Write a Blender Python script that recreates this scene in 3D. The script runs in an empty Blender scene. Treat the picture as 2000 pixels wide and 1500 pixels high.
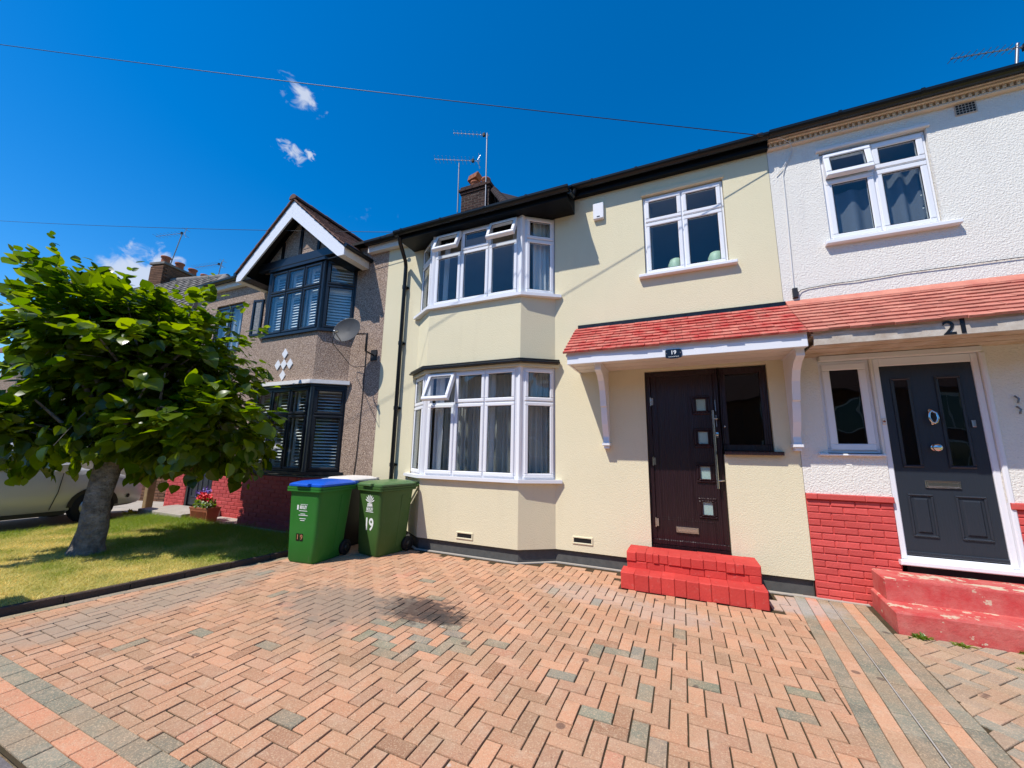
import bpy, bmesh, math, random
import numpy as np
from mathutils import Vector, Matrix, Euler, noise as mnoise
random.seed(7); rng = np.random.default_rng(7)
scene = bpy.context.scene
COL = scene.collection
R = math.radians

# ------------------------------------------------------------------ camera
CAMH, CAMD = 1.445, 5.231
YAW, PITCH, ROLL, FPX = 0.41648, 0.17560, 0.01755, 746.06
def cam_axes():
    f = Vector((-math.sin(YAW)*math.cos(PITCH), math.cos(YAW)*math.cos(PITCH), math.sin(PITCH)))
    r = Vector((math.cos(YAW), math.sin(YAW), 0)); u = r.cross(f)
    return r*math.cos(ROLL)+u*math.sin(ROLL), -r*math.sin(ROLL)+u*math.cos(ROLL), f
cr, cu, cf = cam_axes()
cd = bpy.data.cameras.new('camera'); cam = bpy.data.objects.new('camera', cd); COL.objects.link(cam)
cd.sensor_width = 36.0; cd.lens = FPX/2000*36; cd.clip_start = 0.05; cd.clip_end = 3000
m = Matrix((cr, cu, -cf)).transposed().to_4x4(); m.translation = Vector((0, -CAMD, CAMH)); cam.matrix_world = m
scene.camera = cam
def project(p):                       # photograph pixel of a point, used only to rank pieces by apparent size
    v = Vector(p)-Vector((0, -CAMD, CAMH)); d = v.dot(cf)
    if d < .05: return None
    return 1000+FPX*v.dot(cr)/d, 750-FPX*v.dot(cu)/d, d

# ------------------------------------------------------------------ world, sun, exposure
SUN_D = Vector((0.37, 0.65, -1.15)).normalized()          # direction the light travels
SUN_EL = math.asin(-SUN_D.z)
w = bpy.data.worlds.new('World'); scene.world = w; w.use_nodes = True
nt = w.node_tree; nt.nodes.clear()
def wn(t, **k):
    n = nt.nodes.new(t)
    for a, b in k.items(): setattr(n, a, b)
    return n
sky = wn('ShaderNodeTexSky', sky_type='NISHITA', sun_disc=False)
sky.sun_elevation = SUN_EL; sky.sun_rotation = math.atan2(-SUN_D.x, -SUN_D.y)
sky.altitude = 0; sky.air_density = 1.0; sky.dust_density = 0.25; sky.ozone_density = 4.0
hs = wn('ShaderNodeHueSaturation'); hs.inputs['Saturation'].default_value = 1.42; hs.inputs['Value'].default_value = 1.30; hs.inputs['Hue'].default_value = .502
nt.links.new(sky.outputs[0], hs.inputs['Color'])
tc = wn('ShaderNodeTexCoord')
def cloud_mask(px, py, rx, seed, soft=.30, thr=.52, stretch=1.0):
    d = (cr*((px-1000)/FPX)-cu*((py-750)/FPX)+cf).normalized()
    sub = wn('ShaderNodeVectorMath', operation='SUBTRACT'); nt.links.new(tc.outputs['Generated'], sub.inputs[0]); sub.inputs[1].default_value = d
    mul = wn('ShaderNodeVectorMath', operation='MULTIPLY'); nt.links.new(sub.outputs[0], mul.inputs[0]); mul.inputs[1].default_value = (1/rx, 1/rx, stretch/rx)
    ln = wn('ShaderNodeVectorMath', operation='LENGTH'); nt.links.new(mul.outputs[0], ln.inputs[0])
    mp = wn('ShaderNodeVectorMath', operation='ADD'); nt.links.new(mul.outputs[0], mp.inputs[0]); mp.inputs[1].default_value = (seed, seed*.7, seed*1.3)
    nz = wn('ShaderNodeTexNoise'); nz.inputs['Scale'].default_value = 1.6; nz.inputs['Detail'].default_value = 6; nz.inputs['Roughness'].default_value = .55; nz.inputs['Distortion'].default_value = .6
    nt.links.new(mp.outputs[0], nz.inputs['Vector'])
    fa = wn('ShaderNodeMath', operation='MULTIPLY_ADD'); nt.links.new(ln.outputs['Value'], fa.inputs[0]); fa.inputs[1].default_value = -.38; nt.links.new(nz.outputs['Fac'], fa.inputs[2])
    mr = wn('ShaderNodeMapRange', interpolation_type='SMOOTHSTEP'); nt.links.new(fa.outputs[0], mr.inputs['Value'])
    mr.inputs['From Min'].default_value = thr-.33; mr.inputs['From Max'].default_value = thr-.33+soft
    return mr.outputs['Result']
masks = [cloud_mask(592, 186, .050, 3.1, thr=.56, stretch=1.9), cloud_mask(572, 297, .036, 8.4, thr=.54, stretch=1.5), cloud_mask(605, 303, .014, 5.5),
         cloud_mask(288, 552, .055, 11.2, thr=.38, soft=.25)]
acc = masks[0]
for mk in masks[1:]:
    mx = wn('ShaderNodeMath', operation='MAXIMUM'); nt.links.new(acc, mx.inputs[0]); nt.links.new(mk, mx.inputs[1]); acc = mx.outputs[0]
# scattered fair-weather cloud all round the sky dome
nz = wn('ShaderNodeTexNoise'); nz.inputs['Scale'].default_value = 5.5; nz.inputs['Detail'].default_value = 7; nz.inputs['Roughness'].default_value = .6
nt.links.new(tc.outputs['Generated'], nz.inputs['Vector'])
mr = wn('ShaderNodeMapRange', interpolation_type='SMOOTHSTEP'); nt.links.new(nz.outputs['Fac'], mr.inputs['Value']); mr.inputs['From Min'].default_value = .66; mr.inputs['From Max'].default_value = .80
mx = wn('ShaderNodeMath', operation='MAXIMUM'); nt.links.new(acc, mx.inputs[0]); nt.links.new(mr.outputs['Result'], mx.inputs[1]); acc = mx.outputs[0]
cm = wn('ShaderNodeMath', operation='MULTIPLY'); nt.links.new(acc, cm.inputs[0]); cm.inputs[1].default_value = .8
mix = wn('ShaderNodeMix', data_type='RGBA'); nt.links.new(cm.outputs[0], mix.inputs['Factor']); nt.links.new(hs.outputs[0], mix.inputs['A']); mix.inputs['B'].default_value = (5.2, 5.6, 6.4, 1)
bg = wn('ShaderNodeBackground'); bg.inputs['Strength'].default_value = 0.10; nt.links.new(mix.outputs['Result'], bg.inputs['Color'])
wo = wn('ShaderNodeOutputWorld'); nt.links.new(bg.outputs[0], wo.inputs['Surface'])
sl = bpy.data.lights.new('sun', 'SUN'); sl.energy = 3.7; sl.angle = R(.53); sl.color = (1, .955, .89)
so = bpy.data.objects.new('sun', sl); COL.objects.link(so); so.rotation_euler = SUN_D.to_track_quat('-Z', 'Y').to_euler(); so.location = (-6, -10, 20)
vs = scene.view_settings; vs.view_transform = 'Standard'; vs.look = 'None'; vs.exposure = 0.50; vs.gamma = 1.0; vs.use_curve_mapping = False
scene.cycles.max_bounces = 8; scene.cycles.transparent_max_bounces = 24

# ------------------------------------------------------------------ materials
MATS = {}
def mat(name, col, rough=.6, spec=.5, metal=0., var=None, bump=None, voro=None, col2=None, coat=0., objvar=None, objcol=False, attr=None, wear=None):
    """var=(scale, amount 0..1 towards col2, detail); bump=(scale, strength, dist[, detail]); voro=(scale, strength, dist)"""
    mt = bpy.data.materials.new(name); mt.use_nodes = True; t = mt.node_tree; b = t.nodes['Principled BSDF']
    b.inputs['Roughness'].default_value = rough; b.inputs['Metallic'].default_value = metal
    b.inputs['Specular IOR Level'].default_value = spec; b.inputs['Coat Weight'].default_value = coat
    L = t.links.new; N = t.nodes.new
    geo = N('ShaderNodeNewGeometry'); pos = geo.outputs['Position']
    rgb = N('ShaderNodeRGB'); rgb.outputs[0].default_value = (*col, 1); cur = rgb.outputs[0]
    if objcol:
        oi = N('ShaderNodeObjectInfo'); cur = oi.outputs['Color']
    if attr:
        at = N('ShaderNodeAttribute'); at.attribute_name = attr; cur = at.outputs['Color']
    if objvar:                                  # per piece: value spread, second colour, share
        oi = N('ShaderNodeObjectInfo'); mp = N('ShaderNodeMath'); mp.operation = 'MULTIPLY_ADD'; L(oi.outputs['Random'], mp.inputs[0]); mp.inputs[1].default_value = objvar; mp.inputs[2].default_value = 1-objvar/2
        hv = N('ShaderNodeHueSaturation'); L(mp.outputs[0], hv.inputs['Value']); L(cur, hv.inputs['Color']); cur = hv.outputs[0]
    if var:
        nz = N('ShaderNodeTexNoise'); nz.inputs['Scale'].default_value = var[0]; nz.inputs['Detail'].default_value = var[2] if len(var) > 2 else 5; nz.inputs['Roughness'].default_value = .65
        L(pos, nz.inputs['Vector'])
        rm = N('ShaderNodeMapRange'); rm.inputs['From Min'].default_value = .32; rm.inputs['From Max'].default_value = .68; rm.inputs['To Max'].default_value = var[1]; L(nz.outputs['Fac'], rm.inputs['Value'])
        mx = N('ShaderNodeMix'); mx.data_type = 'RGBA'; L(rm.outputs[0], mx.inputs['Factor']); L(cur, mx.inputs['A']); mx.inputs['B'].default_value = (*(col2 or tuple(c*.6 for c in col)), 1); cur = mx.outputs['Result']
    if wear:                                    # (xyz scale, threshold low, high, amount, colour): streaks, scuffs, flaking
        mpn = N('ShaderNodeMapping'); mpn.inputs['Scale'].default_value = wear[0]; mpn.inputs['Location'].default_value = (3.7, 1.9, 5.3); L(pos, mpn.inputs['Vector'])
        nz = N('ShaderNodeTexNoise'); nz.inputs['Scale'].default_value = 1; nz.inputs['Detail'].default_value = 8; nz.inputs['Roughness'].default_value = .68; L(mpn.outputs[0], nz.inputs['Vector'])
        rm = N('ShaderNodeMapRange'); rm.inputs['From Min'].default_value = wear[1]; rm.inputs['From Max'].default_value = wear[2]; rm.inputs['To Max'].default_value = wear[3]; L(nz.outputs['Fac'], rm.inputs['Value'])
        mx = N('ShaderNodeMix'); mx.data_type = 'RGBA'; L(rm.outputs[0], mx.inputs['Factor']); L(cur, mx.inputs['A']); mx.inputs['B'].default_value = (*wear[4], 1); cur = mx.outputs['Result']
    L(cur, b.inputs['Base Color'])
    last = None
    if bump:
        nz = N('ShaderNodeTexNoise'); nz.inputs['Scale'].default_value = bump[0]; nz.inputs['Detail'].default_value = bump[3] if len(bump) > 3 else 3; L(pos, nz.inputs['Vector'])
        bn = N('ShaderNodeBump'); bn.inputs['Strength'].default_value = bump[1]; bn.inputs['Distance'].default_value = bump[2]; L(nz.outputs['Fac'], bn.inputs['Height']); last = bn.outputs[0]
    if voro:
        vz = N('ShaderNodeTexVoronoi'); vz.inputs['Scale'].default_value = voro[0]; L(pos, vz.inputs['Vector'])
        bn = N('ShaderNodeBump'); bn.inputs['Strength'].default_value = voro[1]; bn.inputs['Distance'].default_value = voro[2]; bn.invert = True; L(vz.outputs['Distance'], bn.inputs['Height'])
        if last: L(last, bn.inputs['Normal'])
        last = bn.outputs[0]
    if last: L(last, b.inputs['Normal'])
    MATS[name] = mt
    return mt

def nodes(name):
    mt = bpy.data.materials.new(name); mt.use_nodes = True; t = mt.node_tree
    MATS[name] = mt
    return mt, t, t.nodes.new, t.links.new, t.nodes['Principled BSDF']

mat('cream_render', (.75, .672, .46), .9, .2, var=(1.1, .55, 7), col2=(.675, .615, .42), wear=((5, 5, .55), .55, .80, .38, (.60, .53, .37)), bump=(95, .55, .006, 4), voro=(70, .35, .004))
mat('white_roughcast', (.80, .765, .69), .9, .2, var=(2.2, .35, 6), col2=(.73, .69, .62), wear=((6, 6, .7), .56, .8, .5, (.58, .55, .52)), bump=(58, .8, .012, 5), voro=(95, .35, .005))
mat('white_smooth', (.78, .775, .77), .8, .3, var=(3, .3, 6), col2=(.66, .64, .62), bump=(14, .3, .01))
mat('upvc', (.80, .80, .82), .28, .5, var=(6, .08, 4), col2=(.72, .72, .72))
mat('soffit_white', (.74, .69, .61), .6, .4, var=(5, .3, 4), col2=(.62, .55, .46))
mat('soffit_old', (.66, .56, .46), .8, .3, var=(4, .8, 6), col2=(.40, .25, .13))
mat('fascia_old', (.60, .54, .46), .8, .3, var=(7, .9, 7), col2=(.36, .28, .21), bump=(40, .4, .004))
mat('cornice', (.72, .62, .50), .7, .3, var=(5, .4), col2=(.60, .48, .36))
mat('black_paint', (.0025, .0025, .003), .5, .25, bump=(25, .1, .003))
mat('gutter_black', (.004, .0045, .005), .32, .4, var=(8, .3), col2=(.010, .010, .010))
mat('charcoal', (.012, .015, .021), .32, .5)
mat('plinth_paint', (.075, .074, .07), .75, .3, var=(14, .6, 6), col2=(.12, .12, .11), bump=(60, .3, .004))
mat('mortar_light', (.42, .37, .31), .95, .1, var=(9, .6, 6), col2=(.40, .37, .33), bump=(70, .5, .006))
mat('red_paint', (.58, .062, .048), .75, .25, objvar=.18, var=(7, .6, 6), col2=(.47, .036, .030), wear=((16, 16, 16), .58, .74, .55, (.55, .19, .15)), bump=(55, .5, .006, 4))
mat('red_paint_faded', (.62, .092, .078), .7, .3, wear=((14, 14, 14), .60, .74, .5, (.52, .20, .16)), objvar=.22, var=(7, .5, 6), col2=(.48, .06, .05), bump=(55, .5, .006, 4))
mat('red_paint_dark', (.50, .075, .07), .6, .35, objvar=.2, var=(7, .5, 6), col2=(.42, .05, .05), bump=(55, .5, .006, 4))
mat('tile_new', (.53, .20, .145), .85, .2, objvar=.35, var=(7, 1., 6), col2=(.44, .035, .032), bump=(45, .45, .005))
mat('tile_old', (.52, .22, .155), .85, .2, objvar=.34, var=(6, .7, 6), col2=(.44, .115, .085), bump=(45, .5, .005))
mat('tile_brown', (.16, .085, .062), .85, .2, objvar=.4, var=(9, .5), col2=(.10, .055, .045), bump=(40, .4, .005))
mat('tile_grey', (.24, .215, .19), .85, .2, objvar=.35, var=(6, .6), col2=(.09, .085, .08), bump=(40, .4, .005))
mat('tile_dark', (.035, .024, .022), .9, .2, objvar=.4, bump=(40, .4, .005))
mat('roof_felt', (.03, .028, .027), .9, .2)
mat('brick_dark', (.060, .028, .022), .9, .2, objvar=.6, var=(20, .5), col2=(.035, .026, .024), bump=(60, .6, .006))
mat('brick_brown', (.17, .085, .048), .9, .2, objvar=.6, var=(16, .5), col2=(.09, .05, .034), bump=(60, .6, .006))
mat('mortar_dark', (.20, .17, .14), .95, .1, var=(12, .7), col2=(.08, .07, .06))
mat('terracotta', (.40, .13, .06), .8, .3, var=(9, .6), col2=(.22, .08, .05), bump=(50, .4, .004))
mat('chrome', (.62, .60, .57), .18, .5, metal=1.)
mat('steel', (.42, .42, .42), .35, .5, metal=1.)
mat('steel_dull', (.26, .26, .27), .5, .5, metal=1.)
mat('cable_black', (.015, .015, .017), .5)
mat('white_cable', (.65, .65, .64), .5)
mat('bin_green', (.024, .165, .022), .52, .25, var=(6, .5, 7), col2=(.040, .175, .036), wear=((22, 22, 5), .60, .78, .5, (.10, .17, .085)), bump=(160, .12, .002))
mat('bin_olive', (.044, .112, .020), .52, .35, var=(6, .5, 7), col2=(.062, .125, .036), wear=((22, 22, 5), .60, .78, .5, (.12, .17, .085)), bump=(160, .12, .002))
mat('bin_olive_lid', (.085, .17, .055), .38, .5, var=(5, .35, 6), col2=(.10, .19, .07))
mat('bin_blue', (.008, .10, .56), .33, .5, bump=(120, .1, .002))
mat('bin_dark', (.012, .016, .014), .45, .5)
mat('bin_white', (.74, .70, .66), .5, .4, var=(8, .4), col2=(.60, .54, .48))
mat('rubber', (.01, .01, .01), .7, .3)
mat('sticker_white', (.82, .84, .82), .5)
mat('sticker_black', (.006, .005, .004), .4)
mat('sticker_bronze', (.45, .20, .10), .4)
mat('plaque_navy', (.006, .010, .020), .25)
mat('lead_black', (.004, .004, .0045), .32, .5, bump=(18, .5, .012))
mat('curtain_white', (.70, .70, .70), .9, .1, bump=(30, .2, .01))
mat('curtain_dark', (.13, .15, .19), .9, .1)
mat('curtain_grey', (.52, .52, .50), .9, .1)
mat('interior', (.46, .42, .36), .9, .1, var=(.8, .5, 3), col2=(.34, .31, .28))
mat('interior_dark', (.10, .09, .08), .9, .1)
mat('shutter_white', (.84, .86, .87), .45, .4)
mat('ornament_green', (.45, .60, .42), .5)
mat('asphalt', (.055, .054, .052), .92, .2, var=(3, .6, 7), col2=(.085, .08, .075), bump=(180, .7, .006))
mat('concrete', (.44, .39, .33), .92, .2, var=(4, .7, 7), col2=(.30, .27, .23), bump=(90, .5, .005))
mat('pavement_slab', (.22, .19, .18), .92, .2, var=(9, .8, 7), col2=(.13, .115, .11), bump=(140, .8, .008))
mat('joint_sand', (.095, .060, .037), 1, .05, var=(5, .95, 7), col2=(.050, .048, .026), bump=(220, .8, .006))
mat('edging', (.105, .070, .055), .95, .1, var=(9, .8, 6), col2=(.055, .045, .04), bump=(60, .8, .012))
mat('timber', (.28, .19, .09), .85, .2, var=(8, .6), col2=(.17, .11, .05), bump=(40, .4, .004))
mat('car_paint', (.56, .56, .57), .38, .5, metal=.1, coat=.3)
mat('car_glass', (.05, .10, .085), .04, .8)
mat('car_black', (.012, .012, .012), .5)
mat('headlight', (.70, .70, .70), .08, .8, metal=.3)
mat('soil', (.05, .035, .025), 1, .05, bump=(60, .8, .02))
mat('flower_red', (.75, .015, .03), .6); mat('flower_purple', (.22, .14, .55), .6); mat('flower_white', (.75, .74, .68), .6)
mat('bark', (.30, .27, .245), .95, .1, var=(9, .9, 8), col2=(.085, .075, .065), bump=(22, 1, .05, 8), wear=((4, 4, 9), .55, .70, .7, (.45, .44, .42)))
mat('road_brick', (.25, .12, .08), .9, .2, var=(14, .6), col2=(.15, .08, .06))
mat('lawn_soil', (.52, .42, .14), 1, .05, var=(1.6, .9, 5), col2=(.24, .26, .05), bump=(90, .8, .02))
mat('gravel', (.42, .38, .32), .95, .1, var=(60, .9, 3), col2=(.2, .18, .15), voro=(60, 1, .02))
mat('satin_grey', (.22, .23, .24), .4, .5)
mat('dish_grey', (.045, .047, .05), .6, .3, var=(9, .5), col2=(.07, .07, .07))
mat('fairy', (.9, .9, .85), .2)

# pebbledash: pale stones and dark pits in a buff ground
mt, t, N, L, b = nodes('pebbledash'); b.inputs['Roughness'].default_value = .95; b.inputs['Specular IOR Level'].default_value = .2
geo = N('ShaderNodeNewGeometry'); v = N('ShaderNodeTexVoronoi'); v.inputs['Scale'].default_value = 80; L(geo.outputs['Position'], v.inputs['Vector'])
rp = N('ShaderNodeValToRGB'); sp = N('ShaderNodeSeparateColor'); L(v.outputs['Color'], sp.inputs[0]); L(sp.outputs[0], rp.inputs['Fac'])
e = rp.color_ramp.elements; e[0].color = (.22, .15, .115, 1); e[1].color = (.74, .59, .48, 1); e.new(.22).color = (.52, .38, .30, 1); e.new(.7).color = (.64, .48, .37, 1)
mx = N('ShaderNodeMix'); mx.data_type = 'RGBA'; mr = N('ShaderNodeMapRange'); mr.inputs['From Min'].default_value = .38; mr.inputs['From Max'].default_value = .66; L(v.outputs['Distance'], mr.inputs['Value'])
L(mr.outputs[0], mx.inputs['Factor']); L(rp.outputs[0], mx.inputs['A']); mx.inputs['B'].default_value = (.24, .17, .13, 1); L(mx.outputs['Result'], b.inputs['Base Color'])
bn = N('ShaderNodeBump'); bn.invert = True; bn.inputs['Strength'].default_value = .9; bn.inputs['Distance'].default_value = .012; L(v.outputs['Distance'], bn.inputs['Height']); L(bn.outputs[0], b.inputs['Normal'])

# window glass: thin sheet, passes light, mirrors by Fresnel
def glass(name, ior, tint, wob=.0006):
    mt, t, N, L, b = nodes(name); t.nodes.remove(b)
    out = t.nodes['Material Output']; tr = N('ShaderNodeBsdfTransparent'); tr.inputs[0].default_value = (*tint, 1)
    gl = N('ShaderNodeBsdfGlossy'); gl.inputs['Roughness'].default_value = 0.0
    geo = N('ShaderNodeNewGeometry'); nz = N('ShaderNodeTexNoise'); nz.inputs['Scale'].default_value = 2.2; nz.inputs['Detail'].default_value = 1; L(geo.outputs['Position'], nz.inputs['Vector'])
    bn = N('ShaderNodeBump'); bn.inputs['Strength'].default_value = 1; bn.inputs['Distance'].default_value = wob*10; L(nz.outputs['Fac'], bn.inputs['Height']); L(bn.outputs[0], gl.inputs['Normal'])
    fr = N('ShaderNodeFresnel'); im = N('ShaderNodeMix'); L(geo.outputs['Backfacing'], im.inputs['Factor']); im.inputs['A'].default_value = ior; im.inputs['B'].default_value = 1/ior; L(im.outputs['Result'], fr.inputs['IOR']); mx = N('ShaderNodeMixShader'); L(fr.outputs[0], mx.inputs[0]); L(tr.outputs[0], mx.inputs[1]); L(gl.outputs[0], mx.inputs[2]); L(mx.outputs[0], out.inputs['Surface'])
glass('glass', 1.55, (.95, .975, .97)); glass('glass_dark', 1.6, (.45, .47, .50)); glass('glass_obscure', 1.5, (.82, .88, .86))

# composite door with wood grain (aubergine)
def grain_mat(name, col, strength):
    mt, t, N, L, b = nodes(name); b.inputs['Base Color'].default_value = (*col, 1); b.inputs['Roughness'].default_value = .34
    geo = N('ShaderNodeNewGeometry'); mp = N('ShaderNodeMapping'); mp.inputs['Scale'].default_value = (14, 14, 2.2); L(geo.outputs['Position'], mp.inputs['Vector'])
    wv = N('ShaderNodeTexWave'); wv.inputs['Scale'].default_value = 1.0; wv.inputs['Distortion'].default_value = 9; wv.inputs['Detail'].default_value = 2.5; L(mp.outputs[0], wv.inputs['Vector'])
    bn = N('ShaderNodeBump'); bn.inputs['Strength'].default_value = strength; bn.inputs['Distance'].default_value = .004; L(wv.outputs['Fac'], bn.inputs['Height']); L(bn.outputs[0], b.inputs['Normal'])
grain_mat('door_aubergine', (.019, .0065, .0085), .9); grain_mat('door_anthracite', (.024, .030, .040), .15)

# paving blocks: piece colour, aggregate speckle, oil and grey wear with shapes of their own
def paver_mat(name, use_obj):
    mt, t, N, L, b = nodes(name); b.inputs['Roughness'].default_value = .9; b.inputs['Specular IOR Level'].default_value = .25
    geo = N('ShaderNodeNewGeometry'); P = geo.outputs['Position']
    if use_obj: cur = N('ShaderNodeObjectInfo').outputs['Color']
    else:
        at = N('ShaderNodeAttribute'); at.attribute_name = 'Col'; cur = at.outputs['Color']
    def noise(s, d=5, r=.6):
        n = N('ShaderNodeTexNoise'); n.inputs['Scale'].default_value = s; n.inputs['Detail'].default_value = d; n.inputs['Roughness'].default_value = r; L(P, n.inputs['Vector']); return n.outputs['Fac']
    def rmap(x, a, bb, lo=0, hi=1):
        n = N('ShaderNodeMapRange'); L(x, n.inputs['Value']); n.inputs['From Min'].default_value = a; n.inputs['From Max'].default_value = bb; n.inputs['To Min'].default_value = lo; n.inputs['To Max'].default_value = hi; n.interpolation_type = 'SMOOTHSTEP'; return n.outputs[0]
    def mixc(f, A, B, mode='MIX'):
        n = N('ShaderNodeMix'); n.data_type = 'RGBA'; n.blend_type = mode; L(f, n.inputs['Factor']); L(A, n.inputs['A'])
        if isinstance(B, tuple): n.inputs['B'].default_value = (*B, 1)
        else: L(B, n.inputs['B'])
        return n.outputs['Result']
    cur = mixc(rmap(noise(7, 8, .7), .48, .72, 0, .5), cur, (.56, .41, .28))          # pale dust
    cur = mixc(rmap(noise(2.2, 6), .40, .66, 0, .5), cur, (.38, .235, .135))            # general grime
    cur = mixc(rmap(noise(130, 3, .6), .50, .66, 0, .55), cur, (.64, .45, .28))         # pale aggregate
    cur = mixc(rmap(noise(95, 4, .65), .44, .30, 0, .55), cur, (.20, .115, .075))
    v = N('ShaderNodeTexVoronoi'); v.inputs['Scale'].default_value = 52; L(P, v.inputs['Vector'])
    cur = mixc(rmap(v.outputs['Distance'], .10, .06, 0, .55), cur, (.72, .62, .48))     # white chips
    vd = N('ShaderNodeTexVoronoi'); vd.inputs['Scale'].default_value = 70; L(P, vd.inputs['Vector'])
    cur = mixc(rmap(vd.outputs['Distance'], .16, .08, 0, .5), cur, (.16, .085, .055))
    def blob(cx, cy, sx, sy, col, amt, ns, w=.55):
        s = N('ShaderNodeVectorMath'); s.operation = 'SUBTRACT'; L(P, s.inputs[0]); s.inputs[1].default_value = (cx, cy, 0)
        q = N('ShaderNodeVectorMath'); q.operation = 'MULTIPLY'; L(s.outputs[0], q.inputs[0]); q.inputs[1].default_value = (1/sx, 1/sy, 0)
        l = N('ShaderNodeVectorMath'); l.operation = 'LENGTH'; L(q.outputs[0], l.inputs[0])
        a = N('ShaderNodeMath'); a.operation = 'MULTIPLY_ADD'; L(noise(ns, 5), a.inputs[0]); a.inputs[1].default_value = w*2; L(l.outputs['Value'], a.inputs[2])
        return mixc(rmap(a.outputs[0], 1.0+w, .45+w, 0, amt), cur, col)
    cur = blob(-2.30, -2.06, .58, .34, (.050, .038, .034), .88, 11, .8)          # oil under where a car stands
    cur = blob(-1.98, -2.14, .28, .14, (.05, .042, .036), .8, 16, .8)
    cur = blob(-3.05, -2.28, .85, .52, (.25, .20, .150), .72, 7, .8)
    cur = blob(-2.85, -2.75, .45, .22, (.28, .22, .16), .5, 9, .8)
    cur = blob(-1.0, -.95, .7, .35, (.46, .42, .37), .3, 14); cur = blob(-.2, -1.15, .5, .3, (.42, .40, .36), .28, 16)
    cur = blob(.95, -.35, .5, .35, (.42, .42, .41), .45, 10); cur = blob(-4.6, -2.9, .45, 1.6, (.30, .26, .20), .6, 3)
    vs_ = N('ShaderNodeTexVoronoi'); vs_.inputs['Scale'].default_value = 2.9; L(P, vs_.inputs['Vector'])
    cur = mixc(rmap(vs_.outputs['Distance'], .085, .06, 0, .65), cur, (.085, .05, .042))   # old chewing-gum and oil spots
    vw = N('ShaderNodeTexVoronoi'); vw.inputs['Scale'].default_value = 1.9; L(P, vw.inputs['Vector'])
    aw = N('ShaderNodeMath'); aw.operation = 'MULTIPLY_ADD'; L(noise(28, 3), aw.inputs[0]); aw.inputs[1].default_value = .16; L(vw.outputs['Distance'], aw.inputs[2])
    cur = mixc(rmap(aw.outputs[0], .115, .075, 0, .6), cur, (.62, .58, .52))               # dried paint splashes
    L(cur, b.inputs['Base Color'])
    bn = N('ShaderNodeBump'); bn.inputs['Strength'].default_value = .7; bn.inputs['Distance'].default_value = .004; L(noise(160, 3), bn.inputs['Height']); L(bn.outputs[0], b.inputs['Normal'])
paver_mat('paver', True); paver_mat('paver_far', False)

# chipped red concrete
mt, t, N, L, b = nodes('red_concrete'); b.inputs['Roughness'].default_value = .65
geo = N('ShaderNodeNewGeometry')
def nz_(s, d=6, off=0):
    n = N('ShaderNodeTexNoise'); n.inputs['Scale'].default_value = s; n.inputs['Detail'].default_value = d; n.inputs['Roughness'].default_value = .65
    mp = N('ShaderNodeMapping'); mp.inputs['Location'].default_value = (off, off, off); L(geo.outputs['Position'], mp.inputs['Vector']); L(mp.outputs[0], n.inputs['Vector']); return n.outputs['Fac']
r1 = N('ShaderNodeMapRange'); L(nz_(5), r1.inputs['Value']); r1.inputs['From Min'].default_value = .35; r1.inputs['From Max'].default_value = .65
m1 = N('ShaderNodeMix'); m1.data_type = 'RGBA'; L(r1.outputs[0], m1.inputs['Factor']); m1.inputs['A'].default_value = (.52, .048, .045, 1); m1.inputs['B'].default_value = (.58, .16, .13, 1)
sx = N('ShaderNodeSeparateXYZ'); L(geo.outputs['Normal'], sx.inputs[0])
wr = N('ShaderNodeMath'); wr.operation = 'MULTIPLY_ADD'; L(sx.outputs['Z'], wr.inputs[0]); wr.inputs[1].default_value = .085; L(nz_(6.5, 7, 3), wr.inputs[2])
r2 = N('ShaderNodeMapRange'); L(wr.outputs[0], r2.inputs['Value']); r2.inputs['From Min'].default_value = .625; r2.inputs['From Max'].default_value = .645
m2 = N('ShaderNodeMix'); m2.data_type = 'RGBA'; L(r2.outputs[0], m2.inputs['Factor']); L(m1.outputs['Result'], m2.inputs['A']); m2.inputs['B'].default_value = (.60, .47, .33, 1); L(m2.outputs['Result'], b.inputs['Base Color'])
bn = N('ShaderNodeBump'); bn.inputs['Strength'].default_value = .5; bn.inputs['Distance'].default_value = .01; L(nz_(30, 5), bn.inputs['Height']); L(bn.outputs[0], b.inputs['Normal'])

# leaves and grass
def leaf_mat(name, c1, c2, trans, use_attr=False, rough=.38):
    mt, t, N, L, b = nodes(name); out = t.nodes['Material Output']
    geo = N('ShaderNodeNewGeometry'); oi = N('ShaderNodeObjectInfo')
    if use_attr:
        at = N('ShaderNodeAttribute'); at.attribute_name = 'Col'; sp = N('ShaderNodeSeparateColor'); L(at.outputs['Color'], sp.inputs[0]); fac = sp.outputs[0]
    else: fac = oi.outputs['Random']
    mx = N('ShaderNodeMix'); mx.data_type = 'RGBA'; L(fac, mx.inputs['Factor']); mx.inputs['A'].default_value = (*c1, 1); mx.inputs['B'].default_value = (*c2, 1)
    L(mx.outputs['Result'], b.inputs['Base Color']); b.inputs['Roughness'].default_value = rough; b.inputs['Specular IOR Level'].default_value = .45
    tl = N('ShaderNodeBsdfTranslucent'); hv = N('ShaderNodeHueSaturation'); hv.inputs['Value'].default_value = 3.1; hv.inputs['Hue'].default_value = .485; hv.inputs['Saturation'].default_value = 1.1; L(mx.outputs['Result'], hv.inputs['Color']); L(hv.outputs[0], tl.inputs['Color'])
    ms = N('ShaderNodeMixShader'); ms.inputs[0].default_value = trans; L(b.outputs[0], ms.inputs[1]); L(tl.outputs[0], ms.inputs[2]); L(ms.outputs[0], out.inputs['Surface'])
leaf_mat('leaf', (.040, .088, .006), (.135, .19, .009), .46, rough=.24); leaf_mat('leaf_mass', (.030, .070, .006), (.110, .16, .009), .46, True, .24)
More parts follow.
